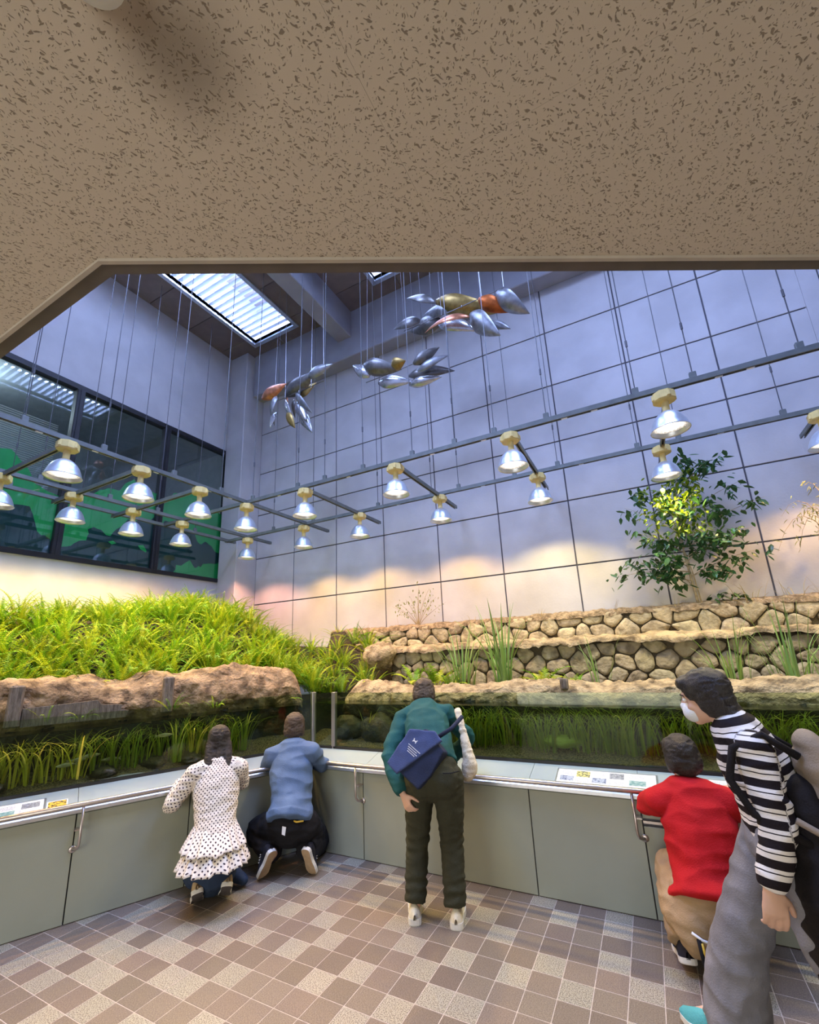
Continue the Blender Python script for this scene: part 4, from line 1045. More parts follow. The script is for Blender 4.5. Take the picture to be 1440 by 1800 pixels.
reed((-1.68, 4.26, 1.25), 34, .98, .13, 'shorter spreading clump of reeds behind the standing visitor')
reed((-.42, 4.3, 1.25), 9, .75, .09, 'thin sparse reeds before the mossy stones')
reed((.90, 4.22, 1.25), 26, .95, .12, 'clump of reeds right of the head of the striped visitor')
reed((1.12, 4.15, 1.25), 22, .62, .12, 'arching grass clump at the right edge')
reed((.55, 4.35, 1.25), 20, .8, .12, 'reeds hidden behind the striped visitor')
# dry weeds along the top of the upper wall
DG = [blade_mesh('blade', MT['drygrass'], .22, .004, b, 4) for b in (.3, .9, 1.4)]
for k, x in enumerate((-3.6, -3.0, -1.9, -1.1, -.3, .3, .95, 1.3, 1.6)):
    reed((x, 5.33, 1.96), 12, .7 if x < .9 else 1.2, .16, 'wisp of dry grass on top of the upper stone wall', DG, 'dry_grass', 'grass', 'dry grass on the upper wall', .7)
# water weed
WB = [blade_mesh('blade', MT['weed'], L, .013, b) for b, L in ((.5, .42), (.9, .47), (1.3, .56))]
WL = [blade_mesh('blade', MT['weedl'], L, .015, b) for b, L in ((.6, .40), (1.1, .47), (1.5, .60))]
def weed(run, x, y, n, s, lab, meshes, group):
    p = RUNS[run] @ Vector((x, y, ZG0+.05)); reed(p, n, s, .09, lab, meshes, 'water_grass', 'water plant', group, .25, .78)
for k in range(34):
    x = .9 + .09*k + rnd.uniform(-.04, .04)
    weed('R', x, rnd.uniform(.40, .52), 26, rnd.uniform(.88, .98), 'dark green water grass standing in the right hand tank', WB, 'water grass in the right hand tank')
for k in range(13):
    x = -1.62 + .095*k + rnd.uniform(-.03, .03)
    weed('L', x, rnd.uniform(.38, .50), 24, rnd.uniform(.8, .98), 'dark green water grass in the middle of the left hand tank', WB, 'water grass in the left hand tank')
for k in range(7):
    x = -2.25 + .09*k
    weed('L', x, rnd.uniform(.33, .42), 16, rnd.uniform(.8, 1.0), 'bright yellow green water grass at the left end of the left hand tank', WL, 'yellow water grass at the left end')
weed('L', -.90, .40, 12, .95, 'tall light green water grass by the stake in the left hand tank', WL, None)
weed('R', .35, .45, 10, .8, 'sparse water grass right of the corner post', WB, None)
# fish
def fish_mesh():
    mb = MB(); n = 12; k = 8; vs = []
    for i in range(n+1):
        t = i/n; x = -.055+.11*t; h = .014*math.sin(PI*min(1, .08+.92*t))**.7 + .001; w = h*.5
        for j in range(k): vs.append((x, math.cos(2*PI*j/k)*w, math.sin(2*PI*j/k)*h))
    fs = [(i*k+j, i*k+(j+1) % k, (i+1)*k+(j+1) % k, (i+1)*k+j) for i in range(n) for j in range(k)] + [tuple(range(k-1, -1, -1)), tuple(range(n*k, n*k+k))]
    return mb.add(vs, fs).mesh('body', MT['fish'], True)
FB = fish_mesh()
FT = MB().prism([(-.053, 0), (-.078, .016), (-.072, 0), (-.078, -.016)], -.0008, .0008, Matrix.Rotation(PI/2, 4, 'X')).mesh('tail_fin', MT['fish'])
FD = MB().prism([(-.012, .011), (.012, .012), (-.006, .022)], -.0006, .0006, Matrix.Rotation(PI/2, 4, 'X')).mesh('dorsal_fin', MT['fish'])
for k, (x, y, z, r) in enumerate(((-1.13, .33, 1.035, 0), (-1.62, .34, .955, .2), (-1.78, .32, .915, 3.3), (-1.70, .38, .93, .1), (-1.50, .40, .90, 3.0))):
    t = thing('fish', ['slim silver fish near the surface of the left hand tank', 'slim fish in mid water, second from the right in the left tank', 'lowest slim fish in the left tank, facing left', 'slim fish close above the lowest one in the left tank', 'dim fish behind the others in the left tank'][k], 'fish', M=TL @ Matrix.Translation((x, y, z)) @ Matrix.Rotation(r, 4, 'Z'), group='fish in the left hand tank')
    obj('body', FB, t); obj('tail_fin', FT, t); obj('dorsal_fin', FD, t)

# ---- the little tree against the panelled wall
def leaf_mesh(name, m, L=.095, w=.048):
    vs = [(0,0,0), (L*.3,-w*.45,-.002), (L*.3,0,.004), (L*.3,w*.45,-.002), (L*.65,-w*.36,-.006), (L*.65,0,0), (L*.65,w*.36,-.006), (L,0,-.012)]
    return MB().add(vs, [(0,1,2),(0,2,3),(1,4,5,2),(2,5,6,3),(4,7,5),(5,7,6)]).mesh(name, m)
LM = [leaf_mesh('leaf', MT['leaf']), leaf_mesh('leaf', MT['leaf'], .08, .042), leaf_mesh('leaf', MT['leafy'], .066, .034)]
T0 = Vector((.52, 5.36, 1.96))
tree = thing('young_tree', 'slender leafy young tree standing before the panelled wall under the lamps', 'tree', loc=T0)
trunk = [Vector((0, 0, 0)), Vector((-.02, -.01, .3)), Vector((-.04, -.03, .62)), Vector((-.02, -.05, .95)), Vector((.0, -.07, 1.25)), Vector((.04, -.08, 1.5))]
MB().tube(trunk, [.014, .012, .010, .008, .006, .004], 8).build('trunk', MT['bark'], tree, True)
MB().tube([(.03, .0, 0), (.0, -.02, .35), (-.06, -.04, .75), (-.10, -.08, 1.1)], [.008, .007, .006, .003], 6).build('trunk', MT['bark'], tree, True)
rt = random.Random(12); tips = []
BRN = [(.30, .62, -.05, .50), (.35, -.70, -.10, .36), (.45, -.60, -.15, .45), (.5, .58, -.08, .72), (.55, -.45, -.2, .8), (.6, .40, -.25, .62), (.65, -.35, -.3, .66), (.7, .72, -.1, 1.0), (.75, -.52, -.12, 1.12), (.8, .30, -.2, .95), (.85, -.2, -.25, 1.05), (.9, .55, -.1, 1.2), (.95, -.28, -.15, 1.28), (1.0, .18, -.2, 1.25), (1.05, -.05, -.22, 1.35), (1.15, .32, -.12, 1.48), (1.25, .12, -.1, 1.60), (1.2, .48, -.05, 1.56), (.4, -.3, -.25, .52), (.45, .25, -.2, .6), (.25, -.42, -.1, .3), (.85, .05, -.3, .9), (.95, .12, -.3, 1.1), (.9, -.15, -.3, 1.15), (.7, -.05, -.35, .78), (.6, .15, -.3, .72), (.3, .32, -.12, .28), (.2, -.25, -.05, .42), (1.0, -.42, -.05, 1.3)]
nl = 0; rest = {0: MB(), 2: MB()}
def at_trunk(z):
    for a, b in zip(trunk[:-1], trunk[1:]):
        if a.z <= z <= b.z: return a.lerp(b, (z-a.z)/(b.z-a.z))
    return trunk[-1]
bm_ = MB()
for (z0, dx, dy, z1) in BRN:
    a = at_trunk(z0); e = Vector((dx, dy, z1)); mid = a.lerp(e, .5) + Vector((0, 0, .07)); path = []
    for k in range(7):
        t = k/6; path.append(a*(1-t)**2 + mid*2*t*(1-t) + e*t*t)
    bm_.tube(path, [.005, .0045, .004, .0035, .003, .002, .0015], 5)
    for k in range(46):
        t = rt.uniform(.25, 1.0); p = a*(1-t)**2 + mid*2*t*(1-t) + e*t*t
        p = p + Vector((rt.gauss(0, .055), rt.gauss(0, .05), rt.gauss(0, .05)))
        yel = abs(p.x+.08) < .30 and p.z > .72 and p.z < 1.45 and rt.random() < .75  # lamplight on the crown, put into the leaf colour
        M = Matrix.Translation(p) @ Matrix.Rotation(rt.uniform(0, 2*PI), 4, 'Z') @ Matrix.Rotation(rt.uniform(.1, 1.0), 4, 'Y') @ Matrix.Rotation(rt.uniform(-.6, .6), 4, 'X')
        s = rt.uniform(.75, 1.25)
        if nl < 300:
            o = obj('leaf', LM[2] if yel else LM[rt.randint(0, 1)], tree); o.matrix_local = M @ Matrix.Scale(s, 4)
        else:
            me = LM[2] if yel else LM[0]; key = 2 if yel else 0
            rest[key].add([M @ (v.co*s) for v in me.vertices], [tuple(q.vertices) for q in me.polygons])
        nl += 1
bm_.build('branches', MT['bark'], tree, True)['kind'] = 'stuff'
for key, mm in rest.items():
    if mm.v: mm.build('far_leaves', LM[key].materials[0], tree)['kind'] = 'stuff'
# low shoot at its foot
sh = thing('leaf_shoot', 'low dark leafy shoot at the foot of the young tree', 'plant', loc=(.62, 5.36, 1.98))
MB().tube([(0, 0, 0), (.12, -.03, .07), (.28, -.05, .06)], [.004, .003, .002], 5).build('stem', MT['bark'], sh)
for k in range(22):
    o = obj('leaf', LM[rt.randint(0, 1)], sh, (rt.uniform(.02, .30), rt.uniform(-.08, .02), rt.uniform(.03, .10))); o.rotation_euler = (rt.uniform(-.5, .5), rt.uniform(.1, .8), rt.uniform(0, 6.3))
# ---- sparse shrub further left on the wall
def shrub(loc, stems, nleaf, lab, lm, spread, hgt, droop=0.0, name='sparse_shrub'):
    t = thing(name, lab, 'shrub', loc=loc)
    for k in range(stems):
        a = -1 + 2*k/(stems-1) if stems > 1 else 0; e = Vector((a*spread + rt.uniform(-.05, .05), rt.uniform(-.12, .05), hgt*rt.uniform(.7, 1.05)*(1-.3*abs(a))))
        mid = Vector((a*spread*.25, 0, e.z*.55)); path = []
        if droop: mid = Vector((e.x*.4, e.y, hgt*1.05)); e.z = hgt*rt.uniform(.2, .9)
        for i in range(8):
            q = i/7; path.append(mid*2*q*(1-q) + e*q*q)
        MB().tube(path, [.0045-.0005*i for i in range(8)], 5).build('stem', MT['twig'], t)
        for i in range(nleaf//stems):
            q = rt.uniform(.45, 1); p = mid*2*q*(1-q) + e*q*q + Vector((rt.gauss(0, .045), rt.gauss(0, .04), rt.gauss(0, .035)))
            o = obj('leaf', rt.choice(lm), t, p); o.rotation_euler = (rt.uniform(-.5, .5), rt.uniform(.1, 1.2), rt.uniform(0, 6.3)); s = rt.uniform(.6, 1.1); o.scale = (s, s, s)
    return t
SL = [leaf_mesh('leaf', mat('olive_leaf', (.26, .30, .06), .5, rnd=.3, trans=.25), .04, .018)]
shrub((-2.73, 5.40, 1.95), 11, 120, 'sparse olive twigged shrub before the panelled wall', SL, .40, .60)
TLf = [leaf_mesh('leaf', mat('thin_leaf', (.26, .27, .09), .5, rnd=.3, trans=.25), .07, .012)]
shrub((1.75, 5.25, 1.98), 16, 240, 'wispy hanging shrub at the right edge before the panelled wall', TLf, .52, 1.15, 1.0, 'wispy_shrub')
# ================================================================== PEOPLE
MT['skin'] = mat('skin', (.62, .38, .27), .5, var=.06, vscale=12)
MT['hair'] = mat('dark_hair', (.022, .016, .013), .42, var=.5, vscale=40, bump=.5, bscale=70, stretch=(6, 6, 1))
MT['hairbrown'] = mat('brown_hair', (.06, .038, .025), .42, var=.5, vscale=40, bump=.5, bscale=70, stretch=(6, 6, 1))
MT['eye'] = mat('eye_white', (.8, .8, .78), .3); MT['iris'] = mat('iris', (.03, .02, .015), .2)
MT['lips'] = mat('lips', (.50, .22, .18), .5)
def cloth(name, col, **k): return mat(name, col, .85, bump=.25, bscale=160, var=k.pop('var', .12), vscale=k.pop('vscale', 9), spec=.2, **k)
MT['teal'] = cloth('teal_knit', (.014, .080, .082)); MT['olive'] = cloth('olive_trousers', (.040, .041, .025))
MT['navy'] = cloth('navy_canvas', (.020, .028, .060)); MT['navyl'] = cloth('blue_canvas', (.060, .085, .20))
MT['creambag'] = cloth('cream_print_cloth', (.72, .64, .48), col2=(.45, .36, .22), vscale=60, lo=.3, hi=.45)
MT['bluesw'] = cloth('blue_sweatshirt', (.095, .150, .265)); MT['blackt'] = cloth('black_trousers', (.012, .012, .015))
MT['denim'] = cloth('dark_denim', (.030, .05, .095)); MT['red'] = cloth('red_knit', (.44, .010, .014))
MT['khaki'] = cloth('khaki_trousers', (.36, .25, .14)); MT['greyjean'] = cloth('grey_denim', (.20, .20, .225), var=.22, vscale=7)
MT['taupe'] = cloth('taupe_canvas', (.26, .20, .14)); MT['blackcoat'] = cloth('black_coat', (.012, .010, .011))
MT['mask'] = cloth('white_mask', (.78, .80, .82)); MT['blackstrap'] = cloth('black_strap', (.01, .01, .012))
MT['sole'] = mat('gum_sole', (.42, .29, .17), .7, var=.12, vscale=20); MT['soled'] = mat('dark_sole', (.10, .09, .09), .7, var=.2)
MT['solew'] = mat('white_sole', (.72, .70, .64), .6, var=.08); MT['shoeblack'] = cloth('black_shoe', (.02, .02, .028)); MT['shoewhite'] = cloth('white_shoe', (.66, .66, .64))
MT['shoetan'] = cloth('tan_suede', (.50, .36, .20)); MT['shoeteal'] = cloth('teal_canvas', (.10, .38, .38)); MT['shoecream'] = cloth('cream_shoe', (.70, .65, .50))
MT['yellow'] = mat('yellow_tag', (.75, .48, .05), .5, var=.1); MT['pinktag'] = mat('pink_tag', (.85, .35, .28), .5, var=.1)

def pattern_mat(name, base, mark, mode, scale):
    m = mat(name, base, .85, bump=.2, bscale=160, spec=.2); nt = m.node_tree; L = nt.links; b = nt.nodes['Principled BSDF']
    at = nt.nodes.new('ShaderNodeAttribute'); at.attribute_name = 'wrap'
    mx = nt.nodes.new('ShaderNodeMix'); mx.data_type = 'RGBA'; mx.inputs['A'].default_value = (*base, 1); mx.inputs['B'].default_value = (*mark, 1)
    if mode == 'dots':
        mp = nt.nodes.new('ShaderNodeMapping'); mp.inputs['Scale'].default_value = (scale, scale, scale); mp.inputs['Rotation'].default_value = (0, 0, PI/4)
        L.new(at.outputs['Vector'], mp.inputs[0])
        v = nt.nodes.new('ShaderNodeTexVoronoi'); v.voronoi_dimensions = '2D'; v.inputs['Scale'].default_value = 1; v.inputs['Randomness'].default_value = .05
        L.new(mp.outputs[0], v.inputs['Vector'])
        t = nt.nodes.new('ShaderNodeMath'); t.operation = 'LESS_THAN'; t.inputs[1].default_value = .23; L.new(v.outputs['Distance'], t.inputs[0]); f = t.outputs[0]
    else:
        sp = nt.nodes.new('ShaderNodeSeparateXYZ'); L.new(at.outputs['Vector'], sp.inputs[0])
        nz = nt.nodes.new('ShaderNodeTexNoise'); nz.inputs['Scale'].default_value = 9; tc = nt.nodes.new('ShaderNodeTexCoord'); L.new(tc.outputs['Object'], nz.inputs['Vector'])
        a1 = nt.nodes.new('ShaderNodeMath'); a1.operation = 'MULTIPLY_ADD'; a1.inputs[1].default_value = .012; L.new(nz.outputs['Fac'], a1.inputs[0]); L.new(sp.outputs[1], a1.inputs[2])
        d = nt.nodes.new('ShaderNodeMath'); d.operation = 'MULTIPLY'; d.inputs[1].default_value = scale; L.new(a1.outputs[0], d.inputs[0])
        fr_ = nt.nodes.new('ShaderNodeMath'); fr_.operation = 'FRACT'; L.new(d.outputs[0], fr_.inputs[0])
        rp = nt.nodes.new('ShaderNodeValToRGB'); rp.color_ramp.interpolation = 'CONSTANT'
        e = rp.color_ramp.elements; e[0].position = 0; e[0].color = (1, 1, 1, 1); e[1].position = .46; e[1].color = (0, 0, 0, 1)
        for pos, c in ((.66, 1), (.72, 0)):
            q = e.new(pos); q.color = (c, c, c, 1)
        L.new(fr_.outputs[0], rp.inputs[0]); f = rp.outputs[0]
    L.new(f, mx.inputs['Factor']); L.new(mx.outputs['Result'], b.inputs['Base Color'])
    return m
MT['dots'] = pattern_mat('polka_dot_cotton', (.74, .68, .60), (.05, .035, .05), 'dots', 46)
MT['stripes'] = pattern_mat('striped_knit', (.74, .70, .66), (.012, .008, .010), 'stripes', 15.5)

def catmull(P, n):
    out = []
    for i in range(len(P)-1):
        p0, p1, p2, p3 = P[max(0, i-1)], P[i], P[i+1], P[min(len(P)-1, i+2)]
        for k in range(n):
            t = k/n
            out.append([.5*(2*b + (c-a)*t + (2*a-5*b+4*c-d)*t*t + (3*b-a-3*c+d)*t**3) for a, b, c, d in zip(p0, p1, p2, p3)])
    out.append(list(P[-1])); return out
class Chain:
    """a limb: points with two radii, swept as an ellipse; side gives the direction of the first radius"""
    def __init__(self, pts, side=None, caps=(1, 1), sub=5):
        P = [[*Vector(p), *((r, r) if not isinstance(r, (tuple, list)) else r)] for p, r in pts]
        if len(P) > 2: P = catmull(P, sub)
        self.P = [(Vector(q[:3]), max(.002, q[3]), max(.002, q[4])) for q in P]; self.side = Vector(side) if side is not None else None; self.caps = caps
        self.s = [0.0]
        for a, b in zip(self.P[:-1], self.P[1:]): self.s.append(self.s[-1] + (b[0]-a[0]).length)
    def frames(self):
        prev = None; out = []
        for i in range(len(self.P)):
            a = self.P[max(0, i-1)][0]; b = self.P[min(len(self.P)-1, i+1)][0]; t = (b-a)
            t = t.normalized() if t.length > 1e-9 else Vector((0, 0, 1))
            ref = self.side if self.side is not None else (prev if prev is not None else t.orthogonal())
            s = ref - t*ref.dot(t)
            s = s.normalized() if s.length > 1e-5 else t.orthogonal().normalized()
            prev = s; out.append((t, s, t.cross(s)))
        return out
    def mesh(self, mb, n=18):
        fr = self.frames(); rings = []
        def ring(c, s, u, a, b): return [c + s*(a*math.cos(2*PI*k/n)) + u*(b*math.sin(2*PI*k/n)) for k in range(n)]
        if self.caps[0]:
            (p, a, b), (t, s, u) = self.P[0], fr[0]
            for q in (.98, .8, .5): rings.append(ring(p - t*(min(a, b)*q), s, u, a*math.sqrt(1-q*q)+1e-4, b*math.sqrt(1-q*q)+1e-4))
        for (p, a, b), (t, s, u) in zip(self.P, fr): rings.append(ring(p, s, u, a, b))
        if self.caps[1]:
            (p, a, b), (t, s, u) = self.P[-1], fr[-1]
            for q in (.5, .8, .98): rings.append(ring(p + t*(min(a, b)*q), s, u, a*math.sqrt(1-q*q)+1e-4, b*math.sqrt(1-q*q)+1e-4))
        vs = [v for r in rings for v in r]; m = len(rings)
        fs = [(i*n+k, i*n+(k+1) % n, (i+1)*n+(k+1) % n, (i+1)*n+k) for i in range(m-1) for k in range(n)]
        fs += [tuple(range(n-1, -1, -1)), tuple(range((m-1)*n, m*n))]
        mb.add(vs, fs)
class Ell:
    def __init__(self, c, ax, ay, az): self.c = Vector(c); self.a = [Vector(ax), Vector(ay), Vector(az)]
    def mesh(self, mb, n=20):
        vs = []; fs = []; m = n//2
        for i in range(1, m):
            th = PI*i/m
            for k in range(n):
                ph = 2*PI*k/n; vs.append(self.c + self.a[0]*(math.sin(th)*math.cos(ph)) + self.a[1]*(math.sin(th)*math.sin(ph)) + self.a[2]*math.cos(th))
        fs = [(i*n+k, (i+1)*n+k, (i+1)*n+(k+1) % n, i*n+(k+1) % n) for i in range(m-2) for k in range(n)]
        vs += [self.c + self.a[2], self.c - self.a[2]]; q = (m-1)*n
        fs += [(q, k, (k+1) % n) for k in range(n)] + [(q+1, (m-2)*n+(k+1) % n, (m-2)*n+k) for k in range(n)]
        det = self.a[0].cross(self.a[1]).dot(self.a[2])
        if det < 0: fs = [f[::-1] for f in fs]
        mb.add(vs, fs)
def fuse(name, parts, m, parent, origin, voxel=.008, smooth=4, folds=0.0, fscale=9.0, seed=0, wrap=None, ridge=None, fz=1.7):
    """fuse limbs into one continuous skin"""
    mb = MB()
    for p in parts: p.mesh(mb)
    me = mb.mesh('tmp', m); o = bpy.data.objects.new('tmp', me); COL.objects.link(o)
    r = o.modifiers.new('r', 'REMESH'); r.mode = 'VOXEL'; r.voxel_size = voxel
    if smooth:
        s = o.modifiers.new('s', 'SMOOTH'); s.iterations = smooth; s.factor = .5
    dg = bpy.context.evaluated_depsgraph_get(); out = bpy.data.meshes.new_from_object(o.evaluated_get(dg))
    bpy.data.objects.remove(o); bpy.data.meshes.remove(me)
    nv = len(out.vertices); co = np.empty(nv*3, np.float32); out.vertices.foreach_get('co', co); co = co.reshape(-1, 3)
    if folds or ridge:
        no = np.empty(nv*3, np.float32); out.vertices.foreach_get('normal', no); no = no.reshape(-1, 3); d = np.zeros(nv, np.float32)
        if folds:
            for i in range(nv):
                p = co[i]; q = Vector((p[0]*fscale*.8+seed, p[1]*fscale*.8, p[2]*fscale*fz))
                a = noise.noise(q); d[i] = folds*(1 - 2.2*abs(a)) + folds*.4*noise.noise(q*2.1)
        if ridge: d += ridge(co)
        co = co + no*d[:, None]
    if wrap:
        # distance along and around the nearest limb, for woven and printed patterns
        best = np.full(nv, 1e9); W = np.zeros((nv, 3), np.float32)
        for ci, ch in enumerate(wrap):
            frs = ch.frames()
            for i in range(len(ch.P)-1):
                a, b = ch.P[i][0], ch.P[i+1][0]; ab = np.array(b-a); l2 = float(ab@ab)
                if l2 < 1e-9: continue
                rel = co - np.array(a); t = np.clip(rel@ab/l2, 0, 1); pt = rel - t[:, None]*ab
                rad = (ch.P[i][1]+ch.P[i][2])/2; dist = np.linalg.norm(pt, axis=1)/rad
                k = dist < best; best[k] = dist[k]
                tt, s, u = frs[i]; ang = np.arctan2(pt@np.array(u), pt@np.array(s))
                tu = np.clip(rel@ab/l2, -.6, 1.6); W[k, 0] = (ang*rad)[k]; W[k, 1] = (ch.s[i] + tu*math.sqrt(l2))[k]
    co = co - np.array(origin, np.float32)
    out.vertices.foreach_set('co', co.astype(np.float32).reshape(-1))
    if wrap:
        at = out.attributes.new('wrap', 'FLOAT_VECTOR', 'POINT'); at.data.foreach_set('vector', W.reshape(-1))
    out.materials.clear(); out.materials.append(m)
    out.polygons.foreach_set('use_smooth', [True]*len(out.polygons)); out.update(); out.name = name
    return obj(name, out, parent)

def hand(wr, dirv, palm, s=1.0, curl=.5, thumb=1, fan=.12):
    """palm and five fingers; dirv points along the fingers, palm is the palm normal, thumb=+1/-1 picks the thumb side"""
    d = Vector(dirv).normalized(); p = Vector(palm); p = (p - d*p.dot(d)).normalized(); x = d.cross(p)*thumb
    wr = Vector(wr); P = [Chain([(wr - d*.01, (.024*s, .019*s)), (wr + d*.035*s, (.034*s, .016*s)), (wr + d*.078*s, (.040*s, .014*s))], x)]
    for k, (off, ln) in enumerate(((.031, .070), (.011, .080), (-.010, .074), (-.030, .056))):
        q = wr + d*(.080*s) + x*(off*s); dd = (d + x*off*fan*20*.2).normalized(); pts = [(q - d*.02*s, .0095*s), (q, .0095*s)]; ang = 0
        for j, f in enumerate((.46, .32, .22)):
            ang += curl*(.75 if j == 0 else .95)*(1+.10*k); v = dd*math.cos(ang) + p*math.sin(ang); q = q + v*(ln*f*s); pts.append((q, (.0088-.0008*j)*s))
        P.append(Chain(pts, x, sub=3))
    q = wr + d*.022*s + x*.024*s; pts = [(q, .013*s)]
    for j, (f, a) in enumerate(((.034, .75), (.030, .5), (.024, .35))):
        v = (d*math.cos(a) + x*math.sin(a) + p*(.25+curl*.45)).normalized(); q = q + v*f*s; pts.append((q, (.0115-.0012*j)*s))
    P.append(Chain(pts, d, sub=3)); return P
def head(c, f, up, s=1.0):
    f = Vector(f).normalized(); u = Vector(up); u = (u - f*u.dot(f)).normalized(); r = f.cross(u); c = Vector(c)
    P = [Ell(c + u*.022*s - f*.010*s, r*.076*s, f*.096*s, u*.090*s), Ell(c - u*.040*s + f*.030*s, r*.058*s, f*.060*s, u*.068*s),
         Ell(c - u*.088*s + f*.062*s, r*.030*s, f*.026*s, u*.024*s), Chain([(c + u*.022*s + f*.084*s, .009*s), (c - u*.010*s + f*.100*s, .012*s), (c - u*.022*s + f*.104*s, (.016*s, .011*s))], r),
         Ell(c - u*.055*s + f*.082*s, r*.024*s, f*.012*s, u*.006*s), Ell(c - u*.066*s + f*.080*s, r*.020*s, f*.011*s, u*.006*s), Ell(c + u*.034*s + f*.075*s, r*.052*s, f*.016*s, u*.010*s)]
    for sd in (-1, 1):
        P.append(Ell(c + r*(.078*s*sd) - f*.012*s - u*.004*s, r*.010*s, f*.018*s - r*(.006*sd*s), u*.031*s)); P.append(Ell(c + r*.038*s*sd + f*.060*s - u*.026*s, r*.022*s, f*.02*s, u*.018*s))
    return P, (f, u, r)
def face_parts(t, o, c, ax, s=1.0):
    f, u, r = ax; c = Vector(c) - Vector(o)
    for sd in (-1, 1):
        e = MB(); Ell(c + r*.031*s*sd + f*.079*s + u*.010*s, r*.014*s, f*.010*s, u*.009*s).mesh(e, 14); e.build('eye', MT['eye'], t, True)
        e = MB(); Ell(c + r*.031*s*sd + f*.087*s + u*.010*s, r*.006*s, f*.004*s, u*.006*s).mesh(e, 10); e.build('iris', MT['iris'], t, True)
        e = MB(); Chain([(c + r*.016*s*sd + f*.093*s + u*.030*s, .003*s), (c + r*.034*s*sd + f*.088*s + u*.035*s, .004*s), (c + r*.052*s*sd + f*.072*s + u*.028*s, .0025*s)], u).mesh(e, 8); e.build('eyebrow', MT['hair'], t, True)
    e = MB(); Ell(c - u*.060*s + f*.093*s, r*.022*s, f*.006*s, u*.007*s).mesh(e, 14); e.build('lips', MT['lips'], t, True)
def hair_cap(c, ax, s, back=.0, low=.0):
    f, u, r = ax; c = Vector(c)
    return [Ell(c + u*.038*s - f*.022*s, r*.086*s, f*.098*s, u*.088*s), Ell(c - u*.015*s - f*.045*s, r*.080*s, f*.066*s, u*.085*s),
            Ell(c + u*.075*s + f*.055*s, r*.060*s, f*.034*s, u*.034*s)] + [Ell(c + r*.072*s*sd - f*.03*s - u*.01*s, r*.016*s, f*.05*s, u*.07*s) for sd in (-1, 1)]

def shoe(t, o, heel, d, up, L=.25, w=.088, upper='shoeblack', sole='solew', tongue=True, th=.026, stripes=None, laces=None, bottom=None):
    """sole and upper; heel is the ground point under the heel, d points to the toe, up is the top of the shoe"""
    d = Vector(d).normalized(); u = Vector(up); u = (u - d*u.dot(d)).normalized(); r = d.cross(u); heel = Vector(heel) - Vector(o)
    prof = [(0, .22), (.012, .55), (.045, .80), (.12, .9), (.3, .82), (.45, .80), (.62, .98), (.75, 1.0), (.88, .84), (.96, .55), (1.0, .25)]
    left = [(L*a, w*.5*b) for a, b in prof]; out = left + [(a, -b) for a, b in left[::-1]]
    def P(a, b, z): return heel + d*a + r*b + u*z
    def spring(a): return .018*max(0, (a/L-.72)/.28)**2
    root = MB(); n = len(out)
    vs = [P(a*.985+.002, b*.95, spring(a)) for a, b in out] + [P(a, b, spring(a)+.005) for a, b in out] + [P(a, b, spring(a)+th) for a, b in out]
    root.add(vs, [tuple(range(n))] + [(k*n+i, k*n+(i+1) % n, (k+1)*n+(i+1) % n, (k+1)*n+i)[::-1] for k in (0, 1) for i in range(n)] + [tuple(range(3*n-1, 2*n-1, -1))])
    sh = root.build('shoe', MT[sole], t)
    if bottom:
        bm2 = MB(); vs = [P(a*.97+.003, b*.93, spring(a)-.0015) for a, b in out] + [P(a*.97+.003, b*.93, spring(a)+.002) for a, b in out]
        bm2.add(vs, [tuple(range(n)), tuple(range(2*n-1, n-1, -1))] + [(i, n+i, n+(i+1) % n, (i+1) % n) for i in range(n)]); bm2.build('tread', MT[bottom], sh)
    m = MB(); k = 12; N = 18; vs = []
    for i in range(N+1):
        a = (i/N)**1.25; hw = w*.5*np.interp(a, [q[0] for q in prof], [q[1] for q in prof])*.96
        h = float(np.interp(a, [0, .03, .1, .28, .42, .6, .8, .93, 1], [.030, .058, .074, .082, .075, .058, .044, .034, .012]))
        for j in range(k+1):
            ph = PI*j/k; x = math.cos(ph); z = math.sin(ph)**.7
            vs.append(P(L*a, hw*x*(1-.25*z), spring(a*L) + th*.8 + h*z))
    m.add(vs, [(i*(k+1)+j, (i+1)*(k+1)+j, (i+1)*(k+1)+j+1, i*(k+1)+j+1)[::-1] for i in range(N) for j in range(k)] + [tuple(range(k+1)), tuple(range(N*(k+1)+k, N*(k+1)-1, -1))])
    m.build('upper', MT[upper], sh, True)
    if laces:
        for q in range(4):
            a = .40+.07*q; h = float(np.interp(a, [.42, .6, .8], [.075, .058, .044]))+th*.8+.002
            l = MB().tube([P(L*a, -.024, h-.010), P(L*a+.004, 0, h+.002), P(L*a, .024, h-.010)], .0042, 6); l.build('lace', MT[laces], sh, True)
    if stripes:
        for sd in (-1, 1):
            for q in range(3):
                a = .38+.085*q; vs = []
                for tq, off in ((0, 0), (1, .05)):
                    for e in (0, .022):
                        aa = a - off + e/L*.9; hw = w*.5*np.interp(aa, [s_[0] for s_ in prof], [s_[1] for s_ in prof])*.96
                        z = th*.8 + (.006 if tq == 0 else .046); kk = .30 if tq else .06
                        vs.append(P(L*aa, sd*(hw*(1-.16*tq)+.003), z))
                st2 = MB(); st2.add(vs + [v - r*sd*.004 for v in vs], [(0, 1, 3, 2), (4, 6, 7, 5), (0, 4, 5, 1), (2, 3, 7, 6), (0, 2, 6, 4), (1, 5, 7, 3)]); st2.build('stripe', MT[stripes], sh)
    return sh

